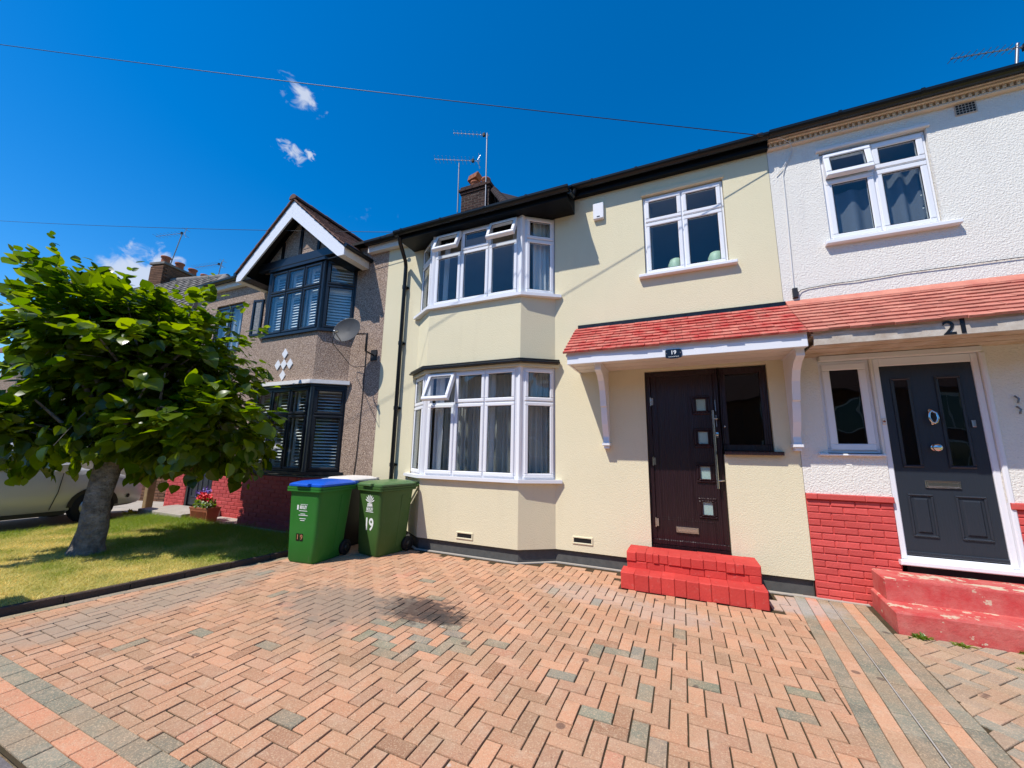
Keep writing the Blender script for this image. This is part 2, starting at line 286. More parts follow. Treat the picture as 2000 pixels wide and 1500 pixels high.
leaf_mat('grass', (.15, .22, .022), (.62, .50, .18), .25, True, .7); leaf_mat('weed', (.10, .17, .02), (.17, .22, .03), .3)

# ------------------------------------------------------------------ builders
class Fr:                                     # local frame: a along u, b outward n, c up v
    def __init__(s, o, u, n, v=(0, 0, 1)): s.o, s.u, s.n, s.v = Vector(o), Vector(u).normalized(), Vector(n).normalized(), Vector(v).normalized()
    def p(s, a, b, c): return s.o+s.u*a+s.n*b+s.v*c
WORLD = Fr((0, 0, 0), (1, 0, 0), (0, 1, 0))
class MB:
    def __init__(s): s.v, s.f, s.sm = [], [], []
    def add(s, vs, fs, smooth=False):
        k = len(s.v); s.v += [tuple(x) for x in vs]; s.f += [tuple(i+k for i in f) for f in fs]; s.sm += [smooth]*len(fs); return s
    def box(s, x0, x1, y0, y1, z0, z1, fr=WORLD):
        P = [fr.p(x, y, z) for x in (x0, x1) for y in (y0, y1) for z in (z0, z1)]
        return s.add(P, [(0, 1, 3, 2), (4, 6, 7, 5), (0, 4, 5, 1), (2, 3, 7, 6), (0, 2, 6, 4), (1, 5, 7, 3)])
    def cbox(s, x0, x1, y0, y1, z0, z1, c, fr=WORLD):      # box with a chamfered outer (y0) face
        a, bk = [], []
        for d, y in ((0, y1), (0, y0+c), (c, y0)):
            a += [fr.p(x0+d, y, z0+d), fr.p(x1-d, y, z0+d), fr.p(x1-d, y, z1-d), fr.p(x0+d, y, z1-d)]
        fs = [(0, 1, 2, 3), (11, 10, 9, 8)]
        for r in (0, 4):
            for i in range(4): fs.append((r+i, r+(i+1) % 4, r+4+(i+1) % 4, r+4+i))
        return s.add(a, fs)
    def prism(s, poly, d):                   # poly: 3D points, extruded by vector d
        n = len(poly); d = Vector(d); P = [Vector(p) for p in poly]
        return s.add(P+[p+d for p in P], [tuple(range(n))[::-1], tuple(range(n, 2*n))]+[(i, (i+1) % n, (i+1) % n+n, i+n) for i in range(n)])
    def tube(s, path, r, n=8, caps=True, smooth=True):
        path = [Vector(p) for p in path]; rs = r if isinstance(r, (list, tuple)) else [r]*len(path); V, Fc = [], []
        pu = None
        for i, p in enumerate(path):
            t_ = (path[min(i+1, len(path)-1)]-path[max(i-1, 0)]).normalized()
            if pu is None: pu = t_.orthogonal().normalized()
            pu = (pu-t_*pu.dot(t_)).normalized(); pv = t_.cross(pu)
            for k in range(n): a = 2*math.pi*k/n; V.append(p+(pu*math.cos(a)+pv*math.sin(a))*rs[i])
        for i in range(len(path)-1):
            for k in range(n): Fc.append((i*n+k, i*n+(k+1) % n, (i+1)*n+(k+1) % n, (i+1)*n+k))
        s.add(V, Fc, smooth)
        if caps: s.add(V[:n], [tuple(range(n))[::-1]]); s.add(V[-n:], [tuple(range(n))])
        return s
    def lathe(s, prof, o=(0, 0, 0), ax=(0, 0, 1), n=16, smooth=True):    # prof: (radius, height)
        ax = Vector(ax).normalized(); u = ax.orthogonal().normalized(); w_ = ax.cross(u); o = Vector(o); V, Fc = [], []
        for r, h in prof:
            for k in range(n): a = 2*math.pi*k/n; V.append(o+ax*h+(u*math.cos(a)+w_*math.sin(a))*r)
        for i in range(len(prof)-1):
            for k in range(n): Fc.append((i*n+k, i*n+(k+1) % n, (i+1)*n+(k+1) % n, (i+1)*n+k))
        s.add(V, Fc, smooth); s.add(V[:n], [tuple(range(n))[::-1]]); s.add(V[-n:], [tuple(range(n))]); return s
    def loft(s, rings, smooth=False, caps=True):
        n = len(rings[0]); V = [p for r in rings for p in r]; Fc = []
        for i in range(len(rings)-1):
            for k in range(n): Fc.append((i*n+k, i*n+(k+1) % n, (i+1)*n+(k+1) % n, (i+1)*n+k))
        s.add(V, Fc, smooth)
        if caps: s.add(rings[0], [tuple(range(n))[::-1]]); s.add(rings[-1], [tuple(range(n))])
        return s
    def mesh(s, name, material, bev=0):
        me = bpy.data.meshes.new(name); me.from_pydata(s.v, [], s.f); me.polygons.foreach_set('use_smooth', s.sm)
        bm = bmesh.new(); bm.from_mesh(me)
        if bev:
            bmesh.ops.remove_doubles(bm, verts=bm.verts, dist=1e-5); bmesh.ops.bevel(bm, geom=bm.edges, offset=bev, segments=1, affect='EDGES', profile=.7)
        bmesh.ops.recalc_face_normals(bm, faces=bm.faces); bm.to_mesh(me); bm.free()
        if material: me.materials.append(MATS[material])
        return me
    def build(s, name, material, parent=None, bev=0):
        return link(name, s.mesh(name, material, bev), parent)
def link(name, me, parent=None, loc=None, rot=None, color=None, local=False):
    o = bpy.data.objects.new(name, me); COL.objects.link(o)
    base = Vector((0, 0, 0))
    if parent is not None:
        o.parent = parent
        if not local:
            q = parent
            while q is not None: base += q.location; q = q.parent
    o.location = (Vector(loc) if loc is not None else Vector((0, 0, 0)))-base if not local else (Vector(loc) if loc is not None else Vector((0, 0, 0)))
    if rot is not None: o.rotation_euler = rot
    if color is not None: o.color = color
    return o
def tag(o, label=None, cat=None, group=None, kind=None):
    for k, v_ in (('label', label), ('category', cat), ('group', group), ('kind', kind)):
        if v_: o[k] = v_
    return o
def thing(name, label, cat, loc=(0, 0, 0), rotz=0, group=None):
    o = bpy.data.objects.new(name, None); COL.objects.link(o); o.location = loc; o.rotation_euler = (0, 0, rotz); o.empty_display_size = .1
    return tag(o, label, cat, group)
class LMB(MB):                                # parts written in the thing's own coordinates
    def build(s, name, material, parent=None, bev=0): return link(name, s.mesh(name, material, bev), parent, local=True)

def wall_cells(mb, fr, a0, a1, c0, c1, holes, depth):     # wall face in frame with openings and reveals
    A = sorted({a0, a1, *[h[0] for h in holes], *[h[1] for h in holes]}); Cc = sorted({c0, c1, *[h[2] for h in holes], *[h[3] for h in holes]})
    A = [a for a in A if a0 <= a <= a1]; Cc = [c for c in Cc if c0 <= c <= c1]
    for i in range(len(A)-1):
        for j in range(len(Cc)-1):
            am, c_m = (A[i]+A[i+1])/2, (Cc[j]+Cc[j+1])/2
            if any(h[0] < am < h[1] and h[2] < c_m < h[3] for h in holes): continue
            mb.add([fr.p(A[i], 0, Cc[j]), fr.p(A[i+1], 0, Cc[j]), fr.p(A[i+1], 0, Cc[j+1]), fr.p(A[i], 0, Cc[j+1])], [(0, 1, 2, 3)])
    for h in holes:
        x0, x1, z0, z1 = max(h[0], a0), min(h[1], a1), max(h[2], c0), min(h[3], c1)
        edges = [] if h[2] <= c0 else [((x0, z0), (x1, z0))]
        for (p, q) in edges+list((((x1, z0), (x1, z1)), ((x1, z1), (x0, z1)), ((x0, z1), (x0, z0)))):
            mb.add([fr.p(p[0], 0, p[1]), fr.p(q[0], 0, q[1]), fr.p(q[0], -depth, q[1]), fr.p(p[0], -depth, p[1])], [(0, 1, 2, 3)])

def bar_frame(mb, fr, x0, x1, z0, z1, wd, b0, b1, ch=.006):
    """mitred-looking rectangular frame: two stiles between two rails; b0 back, b1 front"""
    for (p0, p1, q0, q1) in ((x0, x1, z0, z0+wd), (x0, x1, z1-wd, z1), (x0, x0+wd, z0+wd, z1-wd), (x1-wd, x1, z0+wd, z1-wd)):
        g = Fr(fr.o, fr.u, -fr.n, fr.v); mb.cbox(p0, p1, -b1, -b0, q0, q1, ch, g)

def window(parent, fr, wd, z0, z1, cols, fan, fmat='upvc', opened=(), name='window', sash=.052, fw=.045, curtain=None, depth=.07, glassm='glass', angle=24, label=None, sashes=True):
    """frame + casements; fr origin at left edge z=0, n outward; cols = relative widths; fan = top light height (0 none)"""
    mb = MB(); bar_frame(mb, fr, 0, wd, z0, z1, fw, -depth, 0)
    tot = sum(cols); xs = [0.0]
    for c in cols: xs.append(xs[-1]+c/tot*wd)
    hw = fw*.42
    for x in xs[1:-1]: mb.cbox(x-hw, x+hw, 0.0005, depth-.002, z0+fw, z1-fw, .005, Fr(fr.o, fr.u, -fr.n, fr.v))
    zt = z1-fan if fan else z1
    if fan:
        for i in range(len(cols)):
            mb.cbox(xs[i]+(fw if i == 0 else hw)+.0005, xs[i+1]-(fw if i == len(cols)-1 else hw)-.0005, .001, depth-.003, zt-hw, zt+hw, .005, Fr(fr.o, fr.u, -fr.n, fr.v))
    wob = mb.build(name, fmat, parent)
    if label: wob['label'] = label
    for i in range(len(cols)):
        a0 = xs[i]+(fw*.62 if i == 0 else hw*.45); a1 = xs[i+1]-(fw*.62 if i == len(cols)-1 else hw*.45)
        rows = [(z0+fw*.62, zt-hw*.45 if fan else z1-fw*.62, 'low')]
        if fan: rows.append((zt+hw*.45, z1-fw*.62, 'top'))
        for c0, c1, k in rows:
            f2 = fr; d0, d1 = c0, c1; H = 0
            if (i, k) in opened:                      # top-hung, pushed out at the bottom
                a = R(angle); o2 = fr.p(0, .024, c1); f2 = Fr(o2, fr.u, fr.n*math.cos(a)+fr.v*math.sin(a), fr.v*math.cos(a)-fr.n*math.sin(a)); d0, d1 = c0-c1, 0
            sb = MB(); bar_frame(sb, f2, a0, a1, d0, d1, sash, -.03 if (i, k) not in opened else -.045, .020, .009); sb.build('sash', fmat, wob)
            pb = MB(); pb.box(a0+sash-.004, a1-sash+.004, -.004, .004, d0+sash-.004, d1-sash+.004, f2); pb.build('pane', glassm, wob)
            gb = MB(); bar_frame(gb, f2, a0+sash-.003, a1-sash+.003, d0+sash-.003, d1-sash+.003, .010, .0045, .0085, .001); gb.build('glazing_gasket', 'rubber', wob)
    if curtain:
        for (a0, a1, cm_, dd) in curtain: drape(wob, fr, a0, a1, z0+.03, z1-.03, dd, cm_)
    return wob
def drape(parent, fr, a0, a1, c0, c1, depth, material, amp=.028, pitch=.085, name='curtain'):
    mb = MB(); n = max(8, int((a1-a0)/pitch*8)); V = []
    for i in range(n+1):
        a = a0+(a1-a0)*i/n; ph = 2*math.pi*(a-a0)/pitch
        for c, k in ((c0, 1.25), ((c0+c1)/2, 1.0), (c1, .7)): V.append(fr.p(a+.01*math.sin(ph*.37+c), -depth+amp*k*math.sin(ph+.5*math.sin(a*9)), c))
    mb.add(V, [(i*3+j, (i+1)*3+j, (i+1)*3+j+1, i*3+j+1) for i in range(n) for j in range(2)], True)
    return mb.build(name, material, parent)
def sill(parent, fr, a0, a1, z, out, th=.035, material='upvc', name='sill'):
    mb = MB(); g = Fr(fr.o, fr.u, -fr.n, fr.v); mb.cbox(a0, a1, -out, .05, z-th, z, .006, g); return mb.build(name, material, parent)
def poly_strip(mb, pts, z0, z1, out0, out1):
    """strip following a plan polyline (list of (x,y)); offset out along outward normals from out0 to out1"""
    def off(d):
        res = []
        for i, p in enumerate(pts):
            p = Vector(p)
            ns = []
            for j in (i-1, i):
                if 0 <= j < len(pts)-1:
                    e_ = (Vector(pts[j+1])-Vector(pts[j])).normalized(); ns.append(Vector((e_.y, -e_.x)))
            n_ = sum(ns, Vector((0, 0))); n_.normalize(); k = d/max(.3, n_.dot(ns[0])); res.append(p+n_*k)
        return res
    A, B = off(out0), off(out1)
    for i in range(len(pts)-1):
        V = [(A[i].x, A[i].y, z0), (A[i+1].x, A[i+1].y, z0), (B[i+1].x, B[i+1].y, z0), (B[i].x, B[i].y, z0)]
        V += [(x, y, z1) for x, y, _ in V]
        fs = [(0, 3, 2, 1), (4, 5, 6, 7), (3, 7, 6, 2), (0, 1, 5, 4)]
        if i == 0: fs.append((0, 4, 7, 3))
        if i == len(pts)-2: fs.append((1, 2, 6, 5))
        mb.add(V, fs)
    return mb
def text(name, body, size, material, parent, fr, depth=.003, bold=0., sx=1., local=False):
    cu_ = bpy.data.curves.new(name, 'FONT'); cu_.body = body; cu_.size = size; cu_.extrude = depth; cu_.align_x = 'CENTER'; cu_.align_y = 'CENTER'; cu_.offset = bold; cu_.resolution_u = 3
    tmp = bpy.data.objects.new('tmp', cu_); COL.objects.link(tmp); dg = bpy.context.evaluated_depsgraph_get(); me = bpy.data.meshes.new_from_object(tmp.evaluated_get(dg)); bpy.data.objects.remove(tmp); bpy.data.curves.remove(cu_)
    for v_ in me.vertices: x, y, z = v_.co; v_.co = fr.p(x*sx, z, y)
    me.materials.clear(); me.materials.append(MATS[material]); me.name = name
    return link(name, me, parent, local=local)
def room(parent, x0, x1, y0, y1, z0, z1, material='interior'):
    mb = MB(); mb.add([(x0, y0, z0), (x1, y0, z0), (x1, y1, z0), (x0, y1, z0), (x0, y0, z1), (x1, y0, z1), (x1, y1, z1), (x0, y1, z1)], [(0, 1, 2, 3), (4, 7, 6, 5), (1, 5, 6, 2), (0, 3, 7, 4), (2, 6, 7, 3)])
    return mb.build('room_interior', material, parent)
def gutter(parent, x0, x1, y, z, r=.058, brackets=(), material='gutter_black', along=None):
    """half-round gutter along x, lip height z, centre y"""
    mb = MB(); n = 8; prof = [(y-r*math.cos(math.pi*i/n), z-r*1.15*math.sin(math.pi*i/n)) for i in range(n+1)]
    V = [(x, p, q) for x in (x0, x1) for p, q in prof]; V += [(x, y+(p-y)*.9, z-(z-q)*.88) for x in (x0, x1) for p, q in prof]
    m_ = n+1
    fs = [(i, i+1, m_+i+1, m_+i) for i in range(n)]+[(2*m_+i, 3*m_+i, 3*m_+i+1, 2*m_+i+1) for i in range(n)]+[(0, m_, 3*m_, 2*m_), (n, 2*m_+n, 3*m_+n, m_+n)]+[(i, 2*m_+i, 2*m_+i+1, i+1) for i in range(n)]+[(m_+i, m_+i+1, 3*m_+i+1, 3*m_+i) for i in range(n)]
    mb.add(V, fs)
    mb.add([(x0, p, q) for p, q in prof], [tuple(range(m_))]); mb.add([(x1, p, q) for p, q in prof], [tuple(range(m_))[::-1]])
    g = mb.build('gutter', material, parent)
    for xb in brackets:
        k = MB(); pr = [(y-(r+.006)*math.cos(math.pi*i/n), z+.006-(r*1.15+.008)*math.sin(math.pi*i/n)) for i in range(n+1)]
        k.loft([[Vector((xb-.016, p, q)) for p, q in pr]+[Vector((xb-.016, y, z+.012))], [Vector((xb+.016, p, q)) for p, q in pr]+[Vector((xb+.016, y, z+.012))]]); k.build('gutter_bracket', material, g)
    return g
BRICK_CACHE = {}
def brick_mesh(l, h, d, material, jit=0, wonk=.002):
    key = (round(l, 3), round(h, 3), round(d, 3), material, jit)
    if key not in BRICK_CACHE:
        rr = random.Random(hash(key) & 0xffff); mb = MB(); mb.cbox(-l/2, l/2, -d, 0, -h/2, h/2, min(.006, h*.12))
        mb.v = [(x+rr.uniform(-wonk, wonk), y+(rr.uniform(-wonk, wonk) if y < 0 else 0), z+rr.uniform(-wonk, wonk)) for x, y, z in mb.v]
        BRICK_CACHE[key] = mb.mesh('brick', material)
    return BRICK_CACHE[key]
def brickwork(parent, fr, a0, a1, c0, c1, material, bl=.205, bh=.0695, joint=.009, proud=.009, skip=None, name='brick', backing=None, bname='brick_base', d=.03, bed=None):
    """a part (mortar bed) with every brick a child of it"""
    if bed is None:
        mb = MB(); mb.box(a0, a1, -.10, 0, c0, c1, fr); bed = mb.build(bname, backing or material, parent)
    nrow = max(1, round((c1-c0)/bh)); hh = (c1-c0)/nrow; rz = math.atan2(fr.u.y, fr.u.x); k = 0
    for j in range(nrow):
        x = a0-(0 if j % 2 == 0 else bl/2)
        while x < a1-.01:
            l0, l1 = max(x, a0), min(x+bl, a1)
            if l1-l0 > .03:
                k += 1; ll = round((l1-l0-joint)/.02)*.02 if (l1-l0) < bl-.02 else bl-joint
                ll = min(ll, l1-l0-joint*.3); me = brick_mesh(ll, hh-joint, d, material, random.randrange(5))
                p = fr.p((l0+l1)/2, proud-d+d*0+random.uniform(-.0022, .0022), c0+hh*(j+.5))
                if not (skip and skip((l0+l1)/2, c0+hh*(j+.5))):
                    link(name, me, bed, loc=p+fr.n*(d-0)-fr.n*d+fr.n*0, rot=(random.uniform(-.006, .006), random.uniform(-.006, .006), rz))
            x += bl
    return bed
def tiles(parent, o, u, up, n, a0, a1, rows, tw, gauge, tl, material, th=.012, name='tile', jit=.004, lift=.6, edge_jit=.01):
    """courses of plain tiles; o = eaves line origin, u along eaves, up = up-slope unit, n = outward normal"""
    o, u, up, n = Vector(o), Vector(u).normalized(), Vector(up).normalized(), Vector(n).normalized()
    me = {}
    for k in range(4):
        mb = MB(); rr = random.Random(k+3); w_ = tw-.004
        P = [(x+rr.uniform(-.0015, .0015), y+(rr.uniform(-.004, .004) if y == 0 else 0), z) for x in (-w_/2, w_/2) for y in (0, tl) for z in (0, th)]
        mb.add(P, [(0, 1, 3, 2), (4, 6, 7, 5), (0, 4, 5, 1), (2, 3, 7, 6), (0, 2, 6, 4), (1, 5, 7, 3)]); me[k] = mb.mesh('tile', material)
    base = Matrix((u, up, n)).transposed()
    tilt = math.atan2(th*lift*1.6, tl)
    for j in range(rows):
        x = a0-(tw/2 if j % 2 else 0)
        while x < a1-.01:
            l0, l1 = max(x, a0), min(x+tw, a1)
            if l1-l0 > .04:
                ob = link(name, me[random.randrange(4)], parent, loc=o+u*((l0+l1)/2)+up*(j*gauge+random.uniform(-jit, jit))+n*(.006+random.uniform(0, .003)))
                mw = base @ Matrix.Rotation(-tilt+random.uniform(-.008, .008), 3, 'X') @ Matrix.Rotation(random.uniform(-.010, .010), 3, 'Z')
                ob.rotation_euler = mw.to_euler(); ob.scale = ((l1-l0)/tw, 1, 1)
            x += tw

# ------------------------------------------------------------------ setting: ground, road, pavement
def sheet(name, x0, x1, y0, y1, z, material, label):
    mb = MB(); mb.add([(x0, y0, z), (x1, y0, z), (x1, y1, z), (x0, y1, z)], [(0, 1, 2, 3)]); return tag(mb.build(name, material), label, kind='structure')
sheet('ground', -700, 700, -700, 700, -.16, 'lawn_soil', 'open ground stretching away all round the houses')
sheet('road', -120, 120, -13.2, -7.2, -.13, 'asphalt', 'grey asphalt road behind the viewpoint')
mb = MB(); mb.box(-60, 60, -7.2, -4.285, -.14, -.010); tag(mb.build('pavement', 'pavement_slab'), 'worn grey pavement at the front of the driveway', kind='structure')
mb = MB(); mb.box(-60, 60, -7.34, -7.203, -.14, -.006); tag(mb.build('kerb', 'concrete'), 'concrete kerb along the road edge', kind='structure')
mb = MB(); mb.box(-60, 60, -16.0, -13.2, -.14, -.01); tag(mb.build('far_pavement', 'pavement_slab'), 'pavement on the other side of the road', kind='structure')
mb = MB(); mb.box(-13.5, -9.95, -4.28, 6.0, -.14, .004); tag(mb.build('side_drive', 'concrete'), 'pale concrete drive under the silver car', kind='structure')
mb = MB(); mb.box(-9.945, -4.98, -.62, .3, -.14, .006); tag(mb.build('garden_path', 'concrete'), 'pale concrete path along the foot of the pebbledash house', kind='structure')

# ------------------------------------------------------------------ driveways of block paving
U = .0945; OX, OY = -.24, -2.28
PINK = [(.57, .285, .162), (.57, .28, .155), (.54, .28, .165), (.59, .30, .17), (.52, .265, .15), (.55, .295, .172), (.49, .26, .155), (.55, .30, .182)]
GREY = [(.225, .212, .150), (.25, .232, .168), (.20, .19, .138)]
def kerb_x(y): return -4.98+(y+1.5)*(.36/2.24)*1.0          # lawn edging leans away towards the street
def band_x(y): return .965+(y+.35)*.0822
driveway = None
PAVERS = []                                     # (poly2d, full?, centre, rot, colour)
grey_px = [(-2.444, -2.479), (-2.305, -2.39), (-2.151, -2.314), (-1.897, -2.233), (-2.346, -2.595), (-1.789, -2.323), (-2.244, -2.659), (-2.016, -2.501), (-1.696, -2.41), (-2.179, -2.75), (-1.582, -2.478), (-2.059, -2.838), (-1.97, -2.747), (-1.846, -2.672), (-1.745, -2.573),
           (-.674, -2.088), (-.53, -2.059), (-.382, -2.008), (-.288, -2.078), (-.817, -2.506), (-.305, -2.467), (.046, -2.219), (-.575, -2.785), (-.331, -2.828), (-.246, -2.928), (.503, -2.322), (.60, -2.02), (-3.851, -2.4), (-1.3, -1.05), (-.9, -1.2)]
def clip(poly, a, b_, c):                       # keep a*x+b*y<=c
    out = []
    for i in range(len(poly)):
        p, q = poly[i], poly[(i+1) % len(poly)]; dp, dq = a*p[0]+b_*p[1]-c, a*q[0]+b_*q[1]-c
        if dp <= 0: out.append(p)
        if (dp < 0 < dq) or (dq < 0 < dp):
            t_ = dp/(dp-dq); out.append((p[0]+(q[0]-p[0])*t_, p[1]+(q[1]-p[1])*t_))
    return out
def area(p): return abs(sum(p[i][0]*p[(i+1) % len(p)][1]-p[(i+1) % len(p)][0]*p[i][1] for i in range(len(p))))/2 if len(p) > 2 else 0
kx = .36/2.24
def side_clips(poly):
    # right: x <= .965+(y+.35)*.0822 ; left: x >= kerb_x + edge course
    poly = clip(poly, 1, -.0822, .965+.35*.0822-.002)
    poly = clip(poly, -1, kx, -(-4.98+1.5*kx+.115))
    return clip(poly, 0, -1, 3.955)
BAYPOLY = [(-4.95, -.03), (-4.12, -.03), (-3.69, -.34), (-2.06, -.34), (-1.63, -.03)]
def front_limit(x):
    if -4.12 < x < -3.69: return -.05-(x+4.12)/.43*.30
    if -3.69 <= x <= -2.06: return -.36
    if -2.06 < x < -1.63: return -.35+(x+2.06)/.43*.30
    return -.06
def addp(poly, col):
    cx = sum(p[0] for p in poly)/len(poly); cy = sum(p[1] for p in poly)/len(poly); PAVERS.append((poly, area(poly), cx, cy, col))
H = [(0, 0)]
for i in range(-62, 20):
    for j in range(-22, 30):
        c = (i+j+2) % 4
        if c == 0: r = (i, j, i+2, j+1)
        elif c == 2: r = (i, j, i+1, j+2)
        else: continue
        x0, y0, x1, y1 = OX+r[0]*U, OY+r[1]*U, OX+r[2]*U, OY+r[3]*U
        g = .0041
        poly = [(x0+g, y0+g), (x1-g, y0+g), (x1-g, y1-g), (x0+g, y1-g)]
        poly = side_clips(poly)
        if area(poly) < .0016: continue
        cx, cy = (x0+x1)/2, (y0+y1)/2
        if cy > front_limit(cx)-.06: continue
        if -.72 < cx < .72 and cy > -.66: continue
        col = random.choice(PINK)
        if random.random() < .010: col = random.choice(GREY)
        elif random.random() < .012: col = (.60, .265, .16)
        k = random.uniform(.82, 1.02)*(random.choice((.72, .8)) if random.random() < .09 else 1); addp(poly, tuple(q*k for q in col))
for px, py in grey_px:
    k = min(range(len(PAVERS)), key=lambda q: (PAVERS[q][2]-px)**2+(PAVERS[q][3]-py)**2); PAVERS[k] = (*PAVERS[k][:4], tuple(q*random.uniform(.95, 1.05) for q in random.choice(GREY)))
# front band: three stretcher courses
for row, cset in enumerate((GREY, [(.60, .27, .15), (.57, .25, .14)], GREY)):
    y1 = -3.958-row*.103; y0 = y1-.100; x = -5.55+row*.05
    while x < 1.9:
        k = random.uniform(.94, 1.08); poly = [(x+.003, y0), (x+.196, y0), (x+.196, y1), (x+.003, y1)]
        poly = clip(poly, -1, kx, -(-4.98+1.5*kx+.012))
        if area(poly) > .002: addp(poly, tuple(q*k for q in random.choice(cset)))
        x += .199
# left edge course along the lawn edging
y = -3.95
while y < -.9:
    x = -4.98+(y+.095+1.5)*kx+.012; addp([(x, y), (x+.098, y), (x+.098+.19*kx, y+.19), (x+.19*kx, y+.19)], tuple(q*random.uniform(.95, 1.1) for q in random.choice(GREY))); y += .1935
# right band between the two drives: grey, red, grey | grey, red, grey
for row, cset in enumerate((GREY, PINK, GREY, GREY, PINK, GREY)):
    y = -3.95; wd = .094
    while y < -.08:
        xo = band_x(y)+row*.0975+(.010 if row > 2 else 0); yy = y+.187
        bright = row == 1 and y > -1.0
        col = (.66, .26, .15) if (bright or (row == 1 and random.random() < .1)) else random.choice(cset); k = random.uniform(.92, 1.06)
        if not (row < 2 and y > -.66 and xo < .72): addp([(xo, y), (xo+wd, y), (xo+wd+.187*.0822, yy), (xo+.187*.0822, yy)], tuple(q*k for q in col))
        y += .1905
def appar(cx, cy, a):
    pr = project((cx, cy, 0))
    if not pr or not (-40 < pr[0] < 2040 and 0 < pr[1] < 1540): return -1
    ang = CAMH/math.sqrt(cx*cx+(cy+CAMD)**2+CAMH**2); return a*ang/pr[2]**2
def paver_rings(poly, h=.05, c=.0035, dz=None):
    cx = sum(p[0] for p in poly)/len(poly); cy = sum(p[1] for p in poly)/len(poly); rs = []
    for z, k in ((-h, 0), (-c, 0), (0, c)):
        rs.append([(p[0]+(cx-p[0])*k/max(.02, math.hypot(p[0]-cx, p[1]-cy)), p[1]+(cy-p[1])*k/max(.02, math.hypot(p[0]-cx, p[1]-cy)), z) for p in poly])
    return rs
def lay_pavers(base, plist, nmax=300):
    plist = sorted(plist, key=lambda p: -appar(p[2], p[3], p[1])); cache = {}
    V, Fc, Cc = [], [], []
    for k, (poly, a, cx, cy, col) in enumerate(plist):
        dz = random.uniform(-.0025, .0025); tx, ty = random.gauss(0, .006), random.gauss(0, .006)
        loc_poly = [(p[0]-cx, p[1]-cy) for p in poly]
        if k < nmax and appar(cx, cy, a) > 0:
            key = tuple((round(p[0], 3), round(p[1], 3)) for p in loc_poly)
            if key not in cache: cache[key] = MB().loft([[Vector(q) for q in r_] for r_ in paver_rings(loc_poly)]).mesh('paver', 'paver')
            link('paver', cache[key], base, loc=(cx, cy, .004+dz), rot=(tx, ty, random.gauss(0, .004)), color=(*col, 1))
        elif appar(cx, cy, a) > 0 or True:
            rs = paver_rings(loc_poly); n = len(poly); o_ = len(V)
            for r_ in rs[1:]:
                for q in r_: V.append((q[0]+cx, q[1]+cy, q[2]+.004+dz+q[0]*-ty+q[1]*tx))
            Fc.append(tuple(o_+n+i for i in range(n))); 
            for i in range(n): Fc.append((o_+i, o_+(i+1) % n, o_+n+(i+1) % n, o_+n+i))
            # skirt
            o2 = len(V)
            for q in rs[0]: V.append((q[0]+cx, q[1]+cy, q[2]+.004))
            for i in range(n): Fc.append((o2+i, o2+(i+1) % n, o_+(i+1) % n, o_+i))
            Cc += [(*col, 1)]*(1+2*n)
    if Fc:
        me = bpy.data.meshes.new('paver_field'); me.from_pydata(V, [], Fc); ca = me.color_attributes.new('Col', 'FLOAT_COLOR', 'CORNER')
        lc = []
        for p, c in zip(me.polygons, Cc): lc += list(c)*p.loop_total
        ca.data.foreach_set('color', lc); me.materials.append(MATS['paver_far']); bm = bmesh.new(); bm.from_mesh(me); bmesh.ops.recalc_face_normals(bm, faces=bm.faces); bm.to_mesh(me); bm.free()
        tag(link('paver_field', me, base), kind='stuff')
mb = MB(); mb.add([(-5.6, -4.28, -.0045), (1.56, -4.28, -.0045), (1.56, .3, -.0045), (-5.0, .3, -.0045)], [(0, 1, 2, 3)])
driveway = tag(mb.build('driveway', 'joint_sand'), 'salmon and grey block-paved driveway laid in herringbone', kind='structure')
lay_pavers(driveway, PAVERS)
# mortar haunch where paving meets the house, and the cement line between the two bands
mb = MB(); poly_strip(mb, [(-4.95, .02), (-4.12, .02), (-3.69, -.28), (-2.06, -.28), (-1.63, .02), (-.66, .02)], .0, .012, .0, .045); mb.build('mortar_fillet', 'mortar_light', driveway)
mb = MB(); mb.box(.70, 1.62, -.05, .01, 0, .010); mb.build('mortar_fillet', 'mortar_light', driveway)
mb = MB(); mb.prism([(band_x(-3.9)+.2905, -3.9, .0045), (band_x(-3.9)+.2975, -3.9, .0045), (band_x(-.1)+.2975, -.1, .0045), (band_x(-.1)+.2905, -.1, .0045)], (0, 0, .004)); mb.build('mortar_line', 'mortar_light', driveway)

# the neighbour's drive: blocks at forty-five degrees, greyer and browner
P2 = []; ca_, sa_ = math.cos(R(45)), math.sin(R(45))
for i in range(-45, 45):
    for j in range(-45, 45):
        c = (i+j) % 4
        if c == 0: r = (i, j, i+2, j+1)
        elif c == 2: r = (i, j, i+1, j+2)
        else: continue
        poly = [(x*U+s_*.0028, y*U+t_*.0028) for x, y, s_, t_ in ((r[0], r[1], 1, 1), (r[2], r[1], -1, 1), (r[2], r[3], -1, -1), (r[0], r[3], 1, -1))]
        poly = [(2.2+x*ca_-y*sa_, -2.2+x*sa_+y*ca_) for x, y in poly]
        poly = clip(poly, -1, .0822, -(.965+.35*.0822+.598)); poly = clip(poly, 0, -1, 3.95); poly = clip(poly, 1, 0, 4.2); poly = clip(poly, 0, 1, -.72)
        if area(poly) < .0016: continue
        col = random.choice([(.40, .27, .17), (.43, .29, .185), (.37, .26, .175), (.31, .27, .20), (.45, .27, .17), (.28, .255, .19)]); k = random.uniform(.9, 1.08)
        cx = sum(p[0] for p in poly)/len(poly); cy = sum(p[1] for p in poly)/len(poly); P2.append((poly, area(poly), cx, cy, tuple(q*k for q in col)))
mb = MB(); mb.add([(1.5605, -4.28, -.0045), (4.3, -4.28, -.0045), (4.3, .1, -.0045), (1.5605, .1, -.0045)], [(0, 1, 2, 3)])
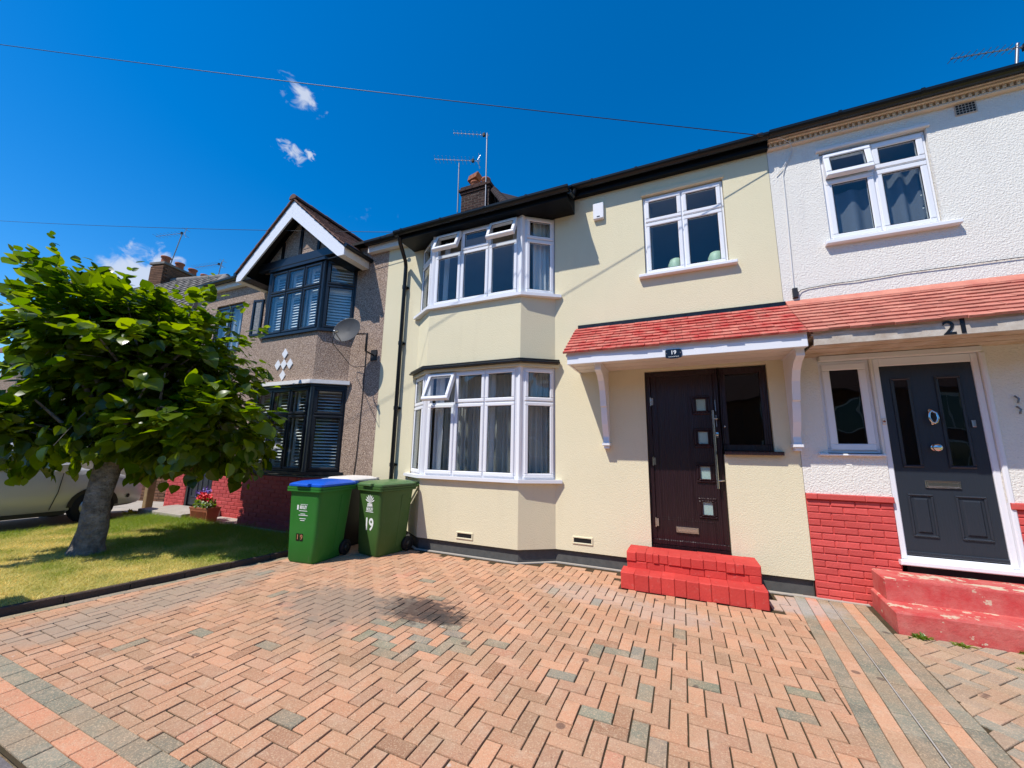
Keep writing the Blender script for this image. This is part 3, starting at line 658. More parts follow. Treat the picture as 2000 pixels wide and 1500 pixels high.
drive2 = tag(mb.build('neighbouring_driveway', 'joint_sand'), 'brownish block-paved driveway in front of the white house', kind='structure'); lay_pavers(drive2, P2)

# ------------------------------------------------------------------ lawn, edging, grass
LX0, LX1f = -9.94, lambda y: kerb_x(y)-.055
mb = MB(); V = []; ny, nx = 24, 30
for j in range(ny+1):
    y = -4.28+j/ny*(4.28-.62)
    for i in range(nx+1):
        x1 = min(LX1f(y), -4.99 if y > -1.4 else 9); x = LX0+(x1-LX0)*i/nx
        V.append((x, y, .048+.014*mnoise.noise((x*1.3, y*1.3, 0))-(.02 if i in (0,) else 0)))
mb.add(V, [(j*(nx+1)+i, j*(nx+1)+i+1, (j+1)*(nx+1)+i+1, (j+1)*(nx+1)+i) for j in range(ny) for i in range(nx)], True)
lawn = tag(mb.build('lawn', 'lawn_soil'), 'patchy front lawn under the leafy tree', kind='structure')
edging = tag(MB().box(-9.965, -9.945, -4.28, -.62, -.1, .03).build('lawn_edging', 'concrete'), 'thin edging board between lawn and side drive', kind='structure')
ed = thing('garden_edging', 'low dark brick edging between the lawn and the driveway', 'edging', (-5.1, -2.5, 0))
y = -4.27
while y < -1.2:
    y1 = min(y+.44, -1.16)
    x0, x1 = kerb_x(y), kerb_x(y1); mb = MB(); P = [(x0-.055, y+.004), (x0, y+.004), (x1, y1-.004), (x1-.055, y1-.004)]
    hh = .066+random.uniform(-.006, .006); mb.loft([[Vector((a, b_, -.05)) for a, b_ in P], [Vector((a, b_, hh-.008)) for a, b_ in P], [Vector((a+(.006 if k in (0, 3) else -.006), b_, hh)) for k, (a, b_) in enumerate(P)]]); mb.build('edging_brick', 'edging', ed); y = y1
# grass blades
NB = 85000
gx = rng.uniform(LX0+.02, -4.99, NB*2); gy = rng.uniform(-4.27, -.63, NB*2); keep = gx < (-4.98+(gy+1.5)*kx-.036)
gx, gy = gx[keep][:NB], gy[keep][:NB]; n_ = len(gx)
patch = np.array([mnoise.noise((x*.9, y*.9, 3.1))*.6+mnoise.noise((x*3.1, y*3.1, 7.7))*.4 for x, y in zip(gx, gy)])
dry = np.clip(.30+patch*1.5+(-gy-2.2)*.34-np.clip(gy+1.6, 0, 1)*.9+rng.normal(0, .16, n_), 0, 1)
hgt = (.018+rng.random(n_)*.026)*(1.25-.55*dry)*np.where(gy > -1.3, 1.5, 1)*np.where(rng.random(n_) < .06, 1.9, 1); th_ = rng.uniform(0, 2*np.pi, n_); ln = rng.normal(0, .9, (n_, 2))*hgt[:, None]
bw = .0022+rng.random(n_)*.002
z0 = .046+.014*np.array([mnoise.noise((x*1.3, y*1.3, 0)) for x, y in zip(gx, gy)])
vv = np.empty((n_, 3, 3)); dx, dy = np.cos(th_)*bw, np.sin(th_)*bw
vv[:, 0] = np.stack([gx-dx, gy-dy, z0], 1); vv[:, 1] = np.stack([gx+dx, gy+dy, z0], 1); vv[:, 2] = np.stack([gx+ln[:, 0], gy+ln[:, 1], z0+hgt], 1)
me = bpy.data.meshes.new('grass'); me.vertices.add(n_*3); me.vertices.foreach_set('co', vv.reshape(-1)); me.loops.add(n_*3); me.loops.foreach_set('vertex_index', np.arange(n_*3)); me.polygons.add(n_); me.polygons.foreach_set('loop_start', np.arange(n_)*3); me.update()
ca2 = me.color_attributes.new('Col', 'FLOAT_COLOR', 'POINT'); cc = np.ones((n_*3, 4)); cc[:, :3] = np.repeat(dry, 3)[:, None]; ca2.data.foreach_set('color', cc.reshape(-1)); me.materials.append(MATS['grass'])
tag(link('grass', me), 'short green and straw-coloured grass on the front lawn', 'grass', kind='stuff')

# ------------------------------------------------------------------ shared house pieces
FRONT = Fr((0, 0, 0), (1, 0, 0), (0, -1, 0))
def seg_frames(pts):                          # frames for each side of a plan polyline, origin at its left end
    out = []
    for p, q in zip(pts[:-1], pts[1:]):
        d = Vector((q[0]-p[0], q[1]-p[1], 0)); l = d.length; d.normalize(); out.append((Fr((p[0], p[1], 0), d, (d.y, -d.x, 0)), l))
    return out
def inset(pts, d):
    mbx = []
    for i, p in enumerate(pts):
        p = Vector(p); ns = []
        for j in (i-1, i):
            if 0 <= j < len(pts)-1:
                e_ = (Vector(pts[j+1])-Vector(pts[j])).normalized(); ns.append(Vector((e_.y, -e_.x)))
        n_ = sum(ns, Vector((0, 0))).normalized(); mbx.append(tuple(p-n_*d/max(.3, n_.dot(ns[0]))))
    return mbx
def bay_room(parent, pts, x0, x1, y1, z0, z1, material='interior'):
    mb = MB(); pi = inset(pts, .07)
    mb.add([(x0, 0.02, z0), (x1, 0.02, z0), (x1, y1, z0), (x0, y1, z0), (x0, 0.02, z1), (x1, 0.02, z1), (x1, y1, z1), (x0, y1, z1)], [(0, 1, 2, 3), (4, 7, 6, 5), (1, 5, 6, 2), (0, 3, 7, 4), (2, 6, 7, 3)])
    for z in (z0, z1): mb.add([(p[0], p[1], z) for p in pi]+[(pi[-1][0], .02, z), (pi[0][0], .02, z)], [tuple(range(len(pi)+2))])
    for a, b_ in ((x0, pi[0][0]), (pi[-1][0], x1)): mb.add([(a, .021, z0), (b_, .021, z0), (b_, .021, z1), (a, .021, z1)], [(0, 1, 2, 3)])
    return mb.build('room_interior', material, parent)
def bay_windows(house, pts, z0, z1, fan, fmat, front_open=(), cheeks=('left', 'right'), curtains=None, post=.055, fw=.045, sash=.052, front_cols=(1, 1, 1), glassm='glass'):
    pw = inset(pts, .015); fs = seg_frames(pw); res = []
    for k, (fr, l) in enumerate(fs):
        a0 = .0 if k == 0 else post*.8; a1 = l-(post*.8 if k < len(fs)-1 else 0)
        f2 = Fr(fr.p(a0, 0, 0), fr.u, fr.n); wd = a1-a0
        cur = (curtains or {}).get(k)
        res.append(window(house, f2, wd, z0, z1, front_cols if k == 1 else (1,), fan, fmat, opened=front_open if k == 1 else (), curtain=cur, fw=fw, sash=sash, glassm=glassm))
    for k in (1, 2):                          # corner posts
        mb = MB(); c = Vector((*pw[k], 0)); f0, f1 = fs[k-1][0], fs[k][0]; o_ = (f0.n+f1.n).normalized()
        P = [c-f0.u*post*.8, c-f0.u*post*.35+f0.n*.014, c+o_*.022, c+f1.u*post*.35+f1.n*.014, c+f1.u*post*.8, c+f1.u*post*.8-f1.n*.07, c-o_*.075, c-f0.u*post*.8-f0.n*.07]
        mb.loft([[p+Vector((0, 0, z)) for p in P] for z in (z0, z1)]); mb.build('bay_post', fmat, house)
    return res
def roof_slab(parent, quads, th=.05, material='roof_felt', name='roof'):
    mb = MB()
    for q in quads: mb.prism([Vector(p) for p in q], (0, 0, -th))
    return mb.build(name, material, parent)
def ridge_tiles(parent, p, q, material, r=.11, step=.32):
    p, q = Vector(p), Vector(q); d = q-p; n = max(1, int(d.length/step)); dd = d.normalized(); side = dd.cross(Vector((0, 0, 1))).normalized(); up = side.cross(dd)
    for k in range(n):
        mb = MB(); rings = []
        for t_, s_ in ((k/n, 1.0), ((k+.93)/n, .93), ((k+1.06)/n, 1.05)):
            c = p+d*t_; rings.append([c+side*math.cos(math.pi*i/7)*r*s_+up*(math.sin(math.pi*i/7)*r*s_-.03) for i in range(8)])
        mb.loft(rings); mb.build('ridge_tile', material, parent)

# ------------------------------------------------------------------ cream house (number 19)
XL, XR = -4.93, 1.20
h19 = thing('terraced_house', 'cream rendered terraced house with white bay windows and dark front door', 'house', (-1.8, 0, 0), group='houses of the terrace')
BAY = [(-4.12, 0), (-3.69, -.30), (-2.06, -.30), (-1.63, 0)]
mb = MB()
wall_cells(mb, FRONT, -1.63, XR, .17, 5.42, [(-.33, .685, 3.84, 5.07), (-.405, .455, .17, 2.52), (.455, .965, 1.485, 2.52)], .10)
wall_cells(mb, FRONT, XL, -4.12, .17, 5.42, [], .1)
for fr, l in seg_frames(BAY):
    wall_cells(mb, fr, 0, l, .17, 1.04, [], 0); wall_cells(mb, fr, 0, l, 2.70, 3.735, [], 0)
for p0, p1 in zip(BAY[:-1], BAY[1:]): mb.add([(p0[0], p0[1], .17), (p1[0], p1[1], .17), (p1[0], p1[1]+.06, .17), (p0[0], p0[1]+.06, .17)], [(0, 1, 2, 3)])
for a, b_ in ((XL, -4.12), (-1.63, XR)): mb.add([(a, 0, .17), (b_, 0, .17), (b_, .06, .17), (a, .06, .17)], [(0, 1, 2, 3)])
mb.build('wall', 'cream_render', h19)
mb = MB(); poly_strip(mb, [(XL, .04), (-4.13, .04), (-3.68, -.26), (-2.07, -.26), (-1.64, .04), (XR, .04)], -.05, .20, -.05, 0.0); mb.build('plinth', 'plinth_paint', h19)
mb = MB(); mb.add([(XL, 6.9, -.1), (XR, 6.9, -.1), (XR, 6.9, 5.4), (XL, 6.9, 5.4)], [(0, 1, 2, 3)]); mb.add([(XR-.01, .0, -.1), (XR-.01, 6.9, -.1), (XR-.01, 6.9, 5.4), (XR-.01, .0, 5.4)], [(0, 1, 2, 3)]); mb.add([(XL+.01, .0, -.1), (XL+.01, 6.9, -.1), (XL+.01, 6.9, 5.4), (XL+.01, .0, 5.4)], [(0, 1, 2, 3)]); mb.build('party_wall', 'interior_dark', h19)
# rooms behind the glass
bay_room(h19, BAY, -4.7, -1.1, 4.0, .95, 2.74); bay_room(h19, BAY, -4.7, -1.1, 4.0, 3.62, 5.08)
room(h19, -.6, 1.0, .11, 3.0, 3.6, 5.2)
# bay windows
lowc = {1: [(.04, 1.58, 'curtain_grey', .34), (.05, .22, 'curtain_white', .14), (.50, .62, 'curtain_grey', .2), (.95, 1.12, 'curtain_white', .14), (1.42, 1.58, 'curtain_white', .16)], 2: [(.05, .47, 'curtain_grey', .18)], 0: [(.05, .30, 'curtain_white', .12)]}
upc = {1: [(1.30, 1.55, 'curtain_white', .30), (.06, .16, 'curtain_white', .2)], 2: [(.16, .46, 'curtain_white', .10)], 0: [(.04, .2, 'curtain_white', .12)]}
bw_low = bay_windows(h19, BAY, 1.075, 2.655, .50, 'upvc', front_open={(0, 'top')}, curtains=lowc)
bw_up = bay_windows(h19, BAY, 3.765, 5.04, .38, 'upvc', front_open={(0, 'top'), (2, 'top')}, curtains=upc)
for z in (1.075, 3.765):
    mb = MB(); poly_strip(mb, [(-4.19, .03), (-3.69, -.285), (-2.06, -.285), (-1.56, .03)], z-.045, z-.001, -.12, .075); mb.build('bay_sill', 'upvc', h19)
mb = MB(); poly_strip(mb, [(-4.16, .02), (-3.69, -.30), (-2.06, -.30), (-1.59, .02)], 2.655, 2.70, -.08, .035); mb.build('bay_head', 'cream_render', h19)
mb = MB(); poly_strip(mb, [(-4.16, .02), (-3.69, -.30), (-2.06, -.30), (-1.59, .02)], 2.702, 2.735, -.02, .105); poly_strip(mb, [(-4.16, .02), (-3.69, -.30), (-2.06, -.30), (-1.59, .02)], 2.7355, 2.765, -.02, .085); mb.build('bay_flashing', 'lead_black', h19, bev=.009)
# single upper window
wu = window(h19, Fr((-.325, .035, 0), (1, 0, 0), (0, -1, 0)), 1.005, 3.86, 5.06, (1, 1), .40, 'upvc', curtain=[(.02, .10, 'curtain_grey', .2)])
sill(wu, FRONT, -.41, .765, 3.865, .075, .042)
mb = MB(); mb.cbox(-.345, .70, -.018, .02, 5.072, 5.13, .006); mb.build('window_head', 'cream_render', h19)
for a in (.10, .60):
    mb = MB(); mb.lathe([(.075, 0), (.10, .06), (.10, .20), (.07, .27), (.02, .29)], (-.02+a-.02, .22, 3.86), n=18); o = mb.build('ornament', 'ornament_green'); tag(o, 'pale green domed ornament on the upper window ledge, %s one' % ('left' if a < .5 else 'right'), 'ornament', 'ornaments in the small upper window')
# front door and sidelight
FD = Fr((-.40, .06, 0), (1, 0, 0), (0, -1, 0))
mb = MB(); bar_frame(mb, FD, 0, .85, .36, 2.51, .062, -.06, .012); bar_frame(mb, FD, .8505, 1.362, 1.50, 2.51, .075, -.06, .012); mb.box(.0, .85, -.04, .035, .285, .359, FD)
df = mb.build('door_frame', 'door_aubergine', h19)
mb = MB(); mb.box(.92, 1.29, -.02, -.012, 1.57, 2.44, FD); mb.build('pane', 'glass_dark', df)
mb = MB(); mb.cbox(.455, 1.04, -.07, .1, 1.455, 1.498, .005); mb.build('sill', 'door_aubergine', df)
mb = MB(); mb.box(.064, .786, -.05, .0, .385, 2.446, FD)
for (a0, a1, c0, c1) in ((.13, .72, .42, .66), (.13, .50, .68, 2.42)): bar_frame(mb, FD, a0, a1, c0, c1, .006, -.001, .0035, .001)
door = mb.build('door', 'door_aubergine', h19)
for c in (2.06, 1.655, 1.235, .82):
    mb = MB(); bar_frame(mb, FD, .545, .745, c-.12, c+.12, .032, .0005, .018, .010); bar_frame(mb, FD, .573, .717, c-.092, c+.092, .020, .0005, .026, .008); mb.build('pane_moulding', 'door_aubergine', door)
    mb = MB(); mb.box(.596, .694, .001, .006, c-.07, c+.07, FD); mb.build('door_pane', 'glass_obscure', door)
    mb = MB(); mb.box(.594, .696, .0003, .0009, c-.072, c+.072, FD); mb.build('pane_backing', 'sticker_white', door)
mb = MB(); mb.tube([FD.p(.765, .075, 1.06), FD.p(.765, .075, 1.98)], .0145, 12)
for c in (1.15, 1.88): mb.tube([FD.p(.765, .075, c), FD.p(.80, .07, c), FD.p(.835, .012, c)], .010, 8)
mb.build('bar_handle', 'chrome', door)
mb = MB(); mb.cbox(.28, .53, -.022, 0, .515, .585, .006, Fr(FD.o, FD.u, -FD.n)); mb.cbox(.295, .515, -.030, -.0225, .53, .572, .004, Fr(FD.o, FD.u, -FD.n)); mb.build('letter_plate', 'chrome', door)
mb = MB(); mb.lathe([(.0, 0), (.026, 0), (.026, .012), (.018, .016), (.0, .016)], FD.p(.80, 0, 1.70), FD.n, 14); mb.box(.788, .812, .0, .014, 1.655, 1.70, FD); mb.build('lock_cylinder', 'chrome', door)
for c in (.62, 1.36, 2.12):
    mb = MB(); mb.tube([FD.p(.055, .03, c-.055), FD.p(.055, .03, c+.055)], .009, 8); mb.box(.05, .088, .0125, .024, c-.045, c+.045, FD); mb.build('hinge', 'chrome', door)
for c in (2.05, 1.86): 
    mb = MB(); mb.box(.798, .806, .0125, .016, c-.07, c+.07, FD); mb.build('keep_plate', 'steel', door)
mb = MB(); mb.lathe([(.0, 0), (.012, 0), (.012, .012), (0, .012)], FD.p(.885, .012, 1.79), FD.n, 12); mb.build('bell_push', 'chrome', df)
room(h19, -.42, 1.0, .13, 2.5, .3, 2.6, 'interior_dark')
# air bricks
for (x, y, z) in ((-2.87, -.30, .27), (-1.26, 0, .312)):
    mb = MB(); g = Fr((x, y, z), (1, 0, 0), (0, -1, 0)); bar_frame(mb, g, -.135, .135, -.048, .048, .02, .0, .012, .004); vo = mb.build('air_brick', 'cream_render', h19)
    mb = MB(); mb.box(-.115, .115, .0005, .003, -.028, .028, g); mb.build('vent_slot', 'rubber', vo)
# canopy over the door
def canopy(house, x0, x1, tmat, fmat, smat, flash, boards=True):
    yb, zt, yf, zf = -.005, 3.20, -.70, 2.665
    up = Vector((0, yb-yf, zt-zf)).normalized(); n = Vector((0, up.z, -up.y)); n = -n if n.z < 0 else n
    mb = MB(); mb.prism([(x0+.03, yb, zt-.05), (x0+.03, yf+.03, zf-.01), (x0+.03, yf+.03, zf-.03), (x0+.03, yb, zf-.03)], (x1-x0-.06 if house is h19 else x1-x0-.03, 0, 0)); body = mb.build('canopy', 'soffit_white' if house is h19 else 'soffit_old', house)
    tiles(body, (x0, yf, zf), (1, 0, 0), up, n, 0, x1-x0, 9, .163, .093, .20, tmat, th=.025, lift=.8, jit=.007)
    mb = MB(); mb.cbox(x0+.045, x1-.002, -.668, -.640, 2.535, 2.69, .004); mb.build('fascia', fmat, house)
    mb = MB()
    nb = 6
    for k in range(nb):
        y0 = -.638+k*(.636/nb); mb2 = MB(); mb2.box(x0+.05, x1-.004, y0+.002, y0+.636/nb-.002, 2.552+.004*(k % 2), 2.566); mb2.build('soffit_board', smat, house)
    mb = MB(); mb.cbox(x0+.03, x1, -.03, 0, 3.185, 3.255, .006) if flash == 'lead_black' else mb.prism([(x0, -.002, 3.26), (x0, -.10, 3.175), (x0, -.10, 3.155), (x0, -.002, 3.185)], (x1-x0, 0, 0)); mb.build('flashing', flash, house)
    return body
can19 = canopy(h19, -1.31, 1.215, 'tile_new', 'upvc', 'soffit_white', 'lead_black')
mb = MB(); mb.prism([(-1.265, 0, 2.54), (-1.265, -.64, 2.54), (-1.265, -.64, 2.66), (-1.265, 0, 3.16)], (.02, 0, 0)); mb.build('canopy_cheek', 'upvc', h19)
def bracket(house, x, material, wd=.075):
    prof = [(0, 2.545), (-.56, 2.545), (-.56, 2.47), (-.52, 2.45), (-.45, 2.43), (-.36, 2.36), (-.29, 2.25), (-.255, 2.12), (-.245, 2.05), (-.215, 2.04), (-.20, 1.95), (-.165, 1.82), (-.115, 1.72), (-.085, 1.66), (-.085, 1.63), (-.095, 1.63), (-.095, 1.585), (0, 1.585)]
    mb = MB(); inner = [(y+.0, z) for y, z in prof]
    mb.prism([(x-wd/2, y-.002, z) for y, z in inner], (wd, 0, 0)); b_ = mb.build('bracket', material, house)
    mb = MB(); mb.cbox(x-wd/2-.012, x+wd/2+.012, -.125, -.003, 1.545, 1.584, .006); mb.cbox(x-wd/2+.006, x+wd/2-.006, -.10, -.003, 1.508, 1.5445, .004); mb.cbox(x-wd/2-.012, x+wd/2+.012, -.585, -.003, 2.5455, 2.551, .002); mb.build('bracket_foot', material, b_)
bracket(h19, -.905, 'upvc'); bracket(h19, 1.165, 'upvc')
# eaves, gutters, roof
mb = MB(); mb.prism([(-4.33, -.44, 5.045), (-4.33, -.003, 5.045), (-4.33, -.003, 5.44), (-4.33, -.12, 5.42), (-4.33, -.44, 5.15)], (3.02, 0, 0)); mb.build('bay_eaves', 'black_paint', h19)
gutter(h19, -4.37, -1.27, -.50, 5.165, .062, [-4.2, -3.4, -2.6, -1.9])
mb = MB(); mb.box(-1.31, XR, -.085, -.002, 5.285, 5.43); mb.build('fascia', 'black_paint', h19)
gutter(h19, -1.305, XR, -.148, 5.415, .060, [-1.0, -.38, .42, 1.12])
mb = MB(); mb.tube([(-1.27, -.48, 5.10), (-1.265, -.3, 5.14), (-1.27, -.15, 5.34)], .034, 10); mb.build('gutter_outlet', 'gutter_black', h19)
roof_slab(h19, [[(XL+.003, -.13, 5.47), (XR-.003, -.13, 5.47), (XR-.003, 3.5, 7.60), (XL+.003, 3.5, 7.60)], [(XL+.003, 3.503, 7.60), (XR-.003, 3.503, 7.60), (XR-.003, 7.1, 5.45), (XL+.003, 7.1, 5.45)]])
mb = MB(); mb.prism([(-4.33, -.47, 5.20), (-1.30, -.47, 5.20), (-1.30, -.135, 5.46), (-4.33, -.135, 5.46)], (0, 0, -.03)); mb.build('bay_roof', 'roof_felt', h19)
mb = MB(); mb.prism([(-4.4, 3.3, 8.62), (-3.15, 1.5, 6.6), (-2.2, 3.4, 7.5), (-4.4, 3.5, 7.5)], (0, .05, -.06)); hip = mb.build('hip_roof', 'tile_dark', h19); ridge_tiles(hip, (-4.40, 3.2, 8.62), (-3.2, 1.55, 6.75), 'tile_dark', .10, .26)
# downpipe
mb = MB(); mb.tube([(-4.30, -.46, 5.08), (-4.31, -.42, 5.0), (-4.44, -.10, 4.84), (-4.452, -.065, 4.74), (-4.452, -.065, .05)], .034, 12)
dp = mb.build('downpipe', 'gutter_black', h19)
for z in (4.35, 3.3, 2.15, 1.2):
    mb = MB(); mb.tube([(-4.452, -.065, z-.03), (-4.452, -.065, z+.03)], .042, 12); mb.box(-4.51, -4.395, -.03, -.002, z-.018, z+.018); mb.build('pipe_clip', 'gutter_black', dp)
# chimney
mb = MB(); mb.box(-5.30, -4.43, 3.0, 3.52, 6.8, 8.72); chim = mb.build('chimney', 'mortar_dark', h19)
brickwork(h19, Fr((-5.30, 3.0, 0), (1, 0, 0), (0, -1, 0)), 0, .87, 7.62, 8.52, 'brick_dark', .22, .075, .010, .006, bed=chim)
brickwork(h19, Fr((-4.43, 3.0, 0), (0, 1, 0), (1, 0, 0)), 0, .52, 7.62, 8.52, 'brick_dark', .22, .075, .010, .006, bed=chim)
for k, (z0, z1, e_) in enumerate(((8.52, 8.60, .03), (8.601, 8.68, .065), (8.681, 8.76, .03))):
    x = -5.30-e_
    while x < -4.43+e_-.05:
        x1 = min(x+.22, -4.43+e_); mb = MB(); mb.cbox(x+.004, x1-.004, 3.0-e_, 3.52+e_, z0+.003, z1-.003, .006); mb.build('brick', 'brick_dark', chim); x += .22
for x, cowl in ((-5.02, True), (-4.66, False)):
    mb = MB(); mb.lathe([(.13, 0), (.12, .05), (.11, .20), (.135, .22), (.135, .26), (.12, .27), (.10, .27), (.10, .1)], (x, 3.24, 8.75), n=16); pot = mb.build('chimney_pot', 'terracotta', chim)
    if cowl:
        mb = MB(); mb.prism([(x-.17, 3.1, 9.03), (x+.10, 3.1, 9.10), (x+.17, 3.1, 9.24), (x-.12, 3.1, 9.17)], (0, .28, 0)); mb.build('pot_cowl', 'terracotta', pot)
mb = MB(); mb.lathe([(.18, 0), (.14, .06), (.12, .07)], (-5.02, 3.24, 8.70), n=14); mb.lathe([(.18, 0), (.14, .06), (.12, .07)], (-4.66, 3.24, 8.70), n=14); mb.build('flaunching', 'mortar_dark', chim)

# front steps of number 19
st = thing('front_steps', 'bright red painted brick steps at the dark front door', 'steps', (0, -.3, 0))
mb = MB(); mb.box(-.665, .655, -.62, -.055, -.02, .150); mb.box(-.62, .64, -.40, -.055, .1505, .335); core = mb.build('step_core', 'red_paint', st)
def course(x0, x1, y0, y1, z0, z1, w_, wob=.006, first=None):
    x = x0; k = 0
    while x < x1-.03:
        wdt = w_*random.choice((.62, .8, 1, 1, 1.15, 1.3))*random.uniform(.92, 1.08); xe = min(x+wdt, x1)
        if x1-xe < .05: xe = x1
        mb = MB(); mb.cbox(-(xe-x)/2+.0006, (xe-x)/2-.0006, 0, y1-y0, 0, z1-z0, .008); me = mb.mesh('brick', 'red_paint')
        link('brick', me, st, loc=((x+xe)/2, y0+random.uniform(-wob, wob), z0+random.uniform(-.002, .004)), rot=(random.uniform(-.012, .012), 0, random.uniform(-.012, .012))); x = xe; k += 1
course(-.69, .68, -.652, -.40, .0, .172, .118, .007); course(-.645, .665, -.425, -.30, .165, .245, .215, .004); course(-.648, .668, -.435, -.19, .246, .345, .098, .007); course(-.645, .665, -.185, -.06, .20, .343, .20, .003)

# number plaque
pl = thing('house_number_plaque', 'small dark navy plaque reading 19 on the white porch fascia', 'plaque', (-.03, -.69, 2.56))
g = Fr((-.03, -.674, 2.566), (1, 0, 0), (0, -1, 0))
prof = [(-.085, -.04), (-.075, -.048), (-.03, -.056), (.03, -.056), (.075, -.048), (.085, -.04), (.085, .04), (.07, .05), (-.07, .05), (-.085, .04)]
mb = MB(); mb.prism([g.p(a, .0, c) for a, c in prof], g.n*.010); mb.build('plate', 'plaque_navy', pl)
text('number', '19', .062, 'sticker_white', pl, Fr(g.p(0, .0105, .012), g.u, g.n), .0008, .001); text('street_name', 'Lavernock Road', .0165, 'sticker_white', pl, Fr(g.p(0, .0105, -.034), g.u, g.n), .0008)
for a in (-.072, .072):
    mb = MB(); mb.lathe([(0, 0), (.006, 0), (.005, .004), (0, .005)], g.p(a, .010, .005), g.n, 10); mb.build('screw', 'chrome', pl)
# alarm box
al = thing('alarm_box', 'white burglar alarm box high on the cream wall', 'alarm box', (-.945, 0, 4.98))
g = Fr((-.945, 0, 4.98), (1, 0, 0), (0, -1, 0)); mb = MB(); mb.prism([g.p(a, 0, c) for a, c in ((-.075, -.125), (.075, -.125), (.078, -.05), (.078, .13), (-.078, .13), (-.078, -.05))], g.n*.055); mb.build('case', 'upvc', al, bev=.008)
mb = MB(); mb.box(-.022, .022, .0555, .058, -.10, -.085, g); mb.build('sounder_slot', 'rubber', al)

# ------------------------------------------------------------------ white house (number 21)
h21 = thing('terraced_house', 'white roughcast terraced house with red brick base and anthracite front door', 'house', (2.6, 0, 0), group='houses of the terrace')
X2 = 4.6
mb = MB(); wall_cells(mb, Fr((0, -.004, 0), (1, 0, 0), (0, -1, 0)), XR+.002, X2, 1.06, 5.42, [(1.72, 2.69, 3.905, 5.09), (1.45, 1.905, 1.485, 2.565), (1.925, 2.745, 1.06, 2.565)], .12); mb.build('wall', 'white_roughcast', h21)
brickwork(h21, Fr((0, 0, 0), (1, 0, 0), (0, -1, 0)), XR+.004, 1.925, -.03, 1.0, 'red_paint_faded', .206, .0687, .008, .010)
brickwork(h21, Fr((0, 0, 0), (1, 0, 0), (0, -1, 0)), 2.75, 3.4, -.03, 1.0, 'red_paint_faded', .206, .0687, .008, .010)
mb = MB(); x = XR+.004
for (x0, x1) in ((XR+.004, 1.30), (1.302, 1.70), (1.702, 1.93), (2.75, 3.1), (3.102, 3.5)):
    mb = MB(); mb.cbox(x0, x1, -.035, .05, 1.001, 1.059, .006); mb.build('brick_course', 'red_paint_faded', h21)
mb = MB(); mb.add([(XR+.01, 6.9, -.1), (X2, 6.9, -.1), (X2, 6.9, 5.4), (XR+.01, 6.9, 5.4)], [(0, 1, 2, 3)]); mb.add([(X2, .0, -.1), (X2, 6.9, -.1), (X2, 6.9, 5.4), (X2, .0, 5.4)], [(0, 1, 2, 3)]); mb.build('party_wall', 'interior_dark', h21)
wu = window(h21, Fr((1.725, .03, 0), (1, 0, 0), (0, -1, 0)), .96, 3.925, 5.08, (1, 1), .36, 'upvc', opened={(0, 'top')}, angle=9, sash=.058)
drape(wu, Fr((1.75, .0, 0), (1, 0, 0), (0, -1, 0)), .03, .42, 3.95, 4.6, .14, 'curtain_dark', .035, .19); drape(wu, Fr((1.75, .0, 0), (1, 0, 0), (0, -1, 0)), .50, .90, 3.95, 4.72, .17, 'curtain_dark', .035, .17)
for k in range(12):
    mb = MB(); s_ = .84+.02*math.sin(k*2.1); x, z = (1.75+s_+.02*(k % 3), 4.02+k*.052) if k < 9 else (1.80+.008*(k-9), 4.1+(k-9)*.16)
    mb.lathe([(0, -.009), (.008, -.004), (.008, .004), (0, .009)], (x, .075, z), n=6); mb.build('fairy_light', 'fairy', wu)
room(h21, 1.5, 3.2, .14, 3.2, 3.5, 5.25, 'interior')
sill(wu, FRONT, 1.66, 2.80, 3.915, .075, .045)
mb = MB(); mb.cbox(1.69, 2.72, -.03, .02, 5.095, 5.14, .008); mb.build('window_head', 'white_smooth', h21)
# dentil cornice, fascia, gutter
mb = MB(); mb.cbox(XR+.006, X2, -.055, -.005, 5.275, 5.305, .006); mb.cbox(XR+.006, X2, -.075, -.005, 5.352, 5.378, .006); mb.box(XR+.006, X2, -.030, -.005, 5.3055, 5.3515); cor = mb.build('cornice', 'cornice', h21)
x = XR+.02; dm = None
while x < 4.2:
    if dm is None: mb = MB(); mb.cbox(0, .026, -.060, -.031, 0, .0455, .003); dm = mb.mesh('dentil', 'cornice')
    link('dentil', dm, cor, loc=(x, 0, 5.306)); x += .052
mb = MB(); mb.box(XR+.006, X2, -.10, -.004, 5.379, 5.44); mb.build('fascia', 'fascia_old', h21)
gutter(h21, XR+.004, X2, -.162, 5.42, .060, [1.9, 2.62, 3.4])
roof_slab(h21, [[(XR+.003, -.13, 5.47), (X2, -.13, 5.47), (X2, 3.5, 7.60), (XR+.003, 3.5, 7.60)], [(XR+.003, 3.503, 7.60), (X2, 3.503, 7.60), (X2, 7.1, 5.45), (XR+.003, 7.1, 5.45)]])
mb = MB(); g = Fr((3.025, -.004, 5.205), (1, 0, 0), (0, -1, 0)); mb.box(-.085, .085, 0, .012, -.065, .065, g); vo = mb.build('air_vent', 'fascia_old', h21)
for i in range(6):
    for j in range(4): mb = MB(); mb.box(-.078+i*.026, -.058+i*.026, .0122, .0135, -.058+j*.03, -.036+j*.03, g); mb.build('vent_hole', 'rubber', vo)
can21 = canopy(h21, 1.218, 3.5, 'tile_old', 'fascia_old', 'soffit_old', 'tile_old')
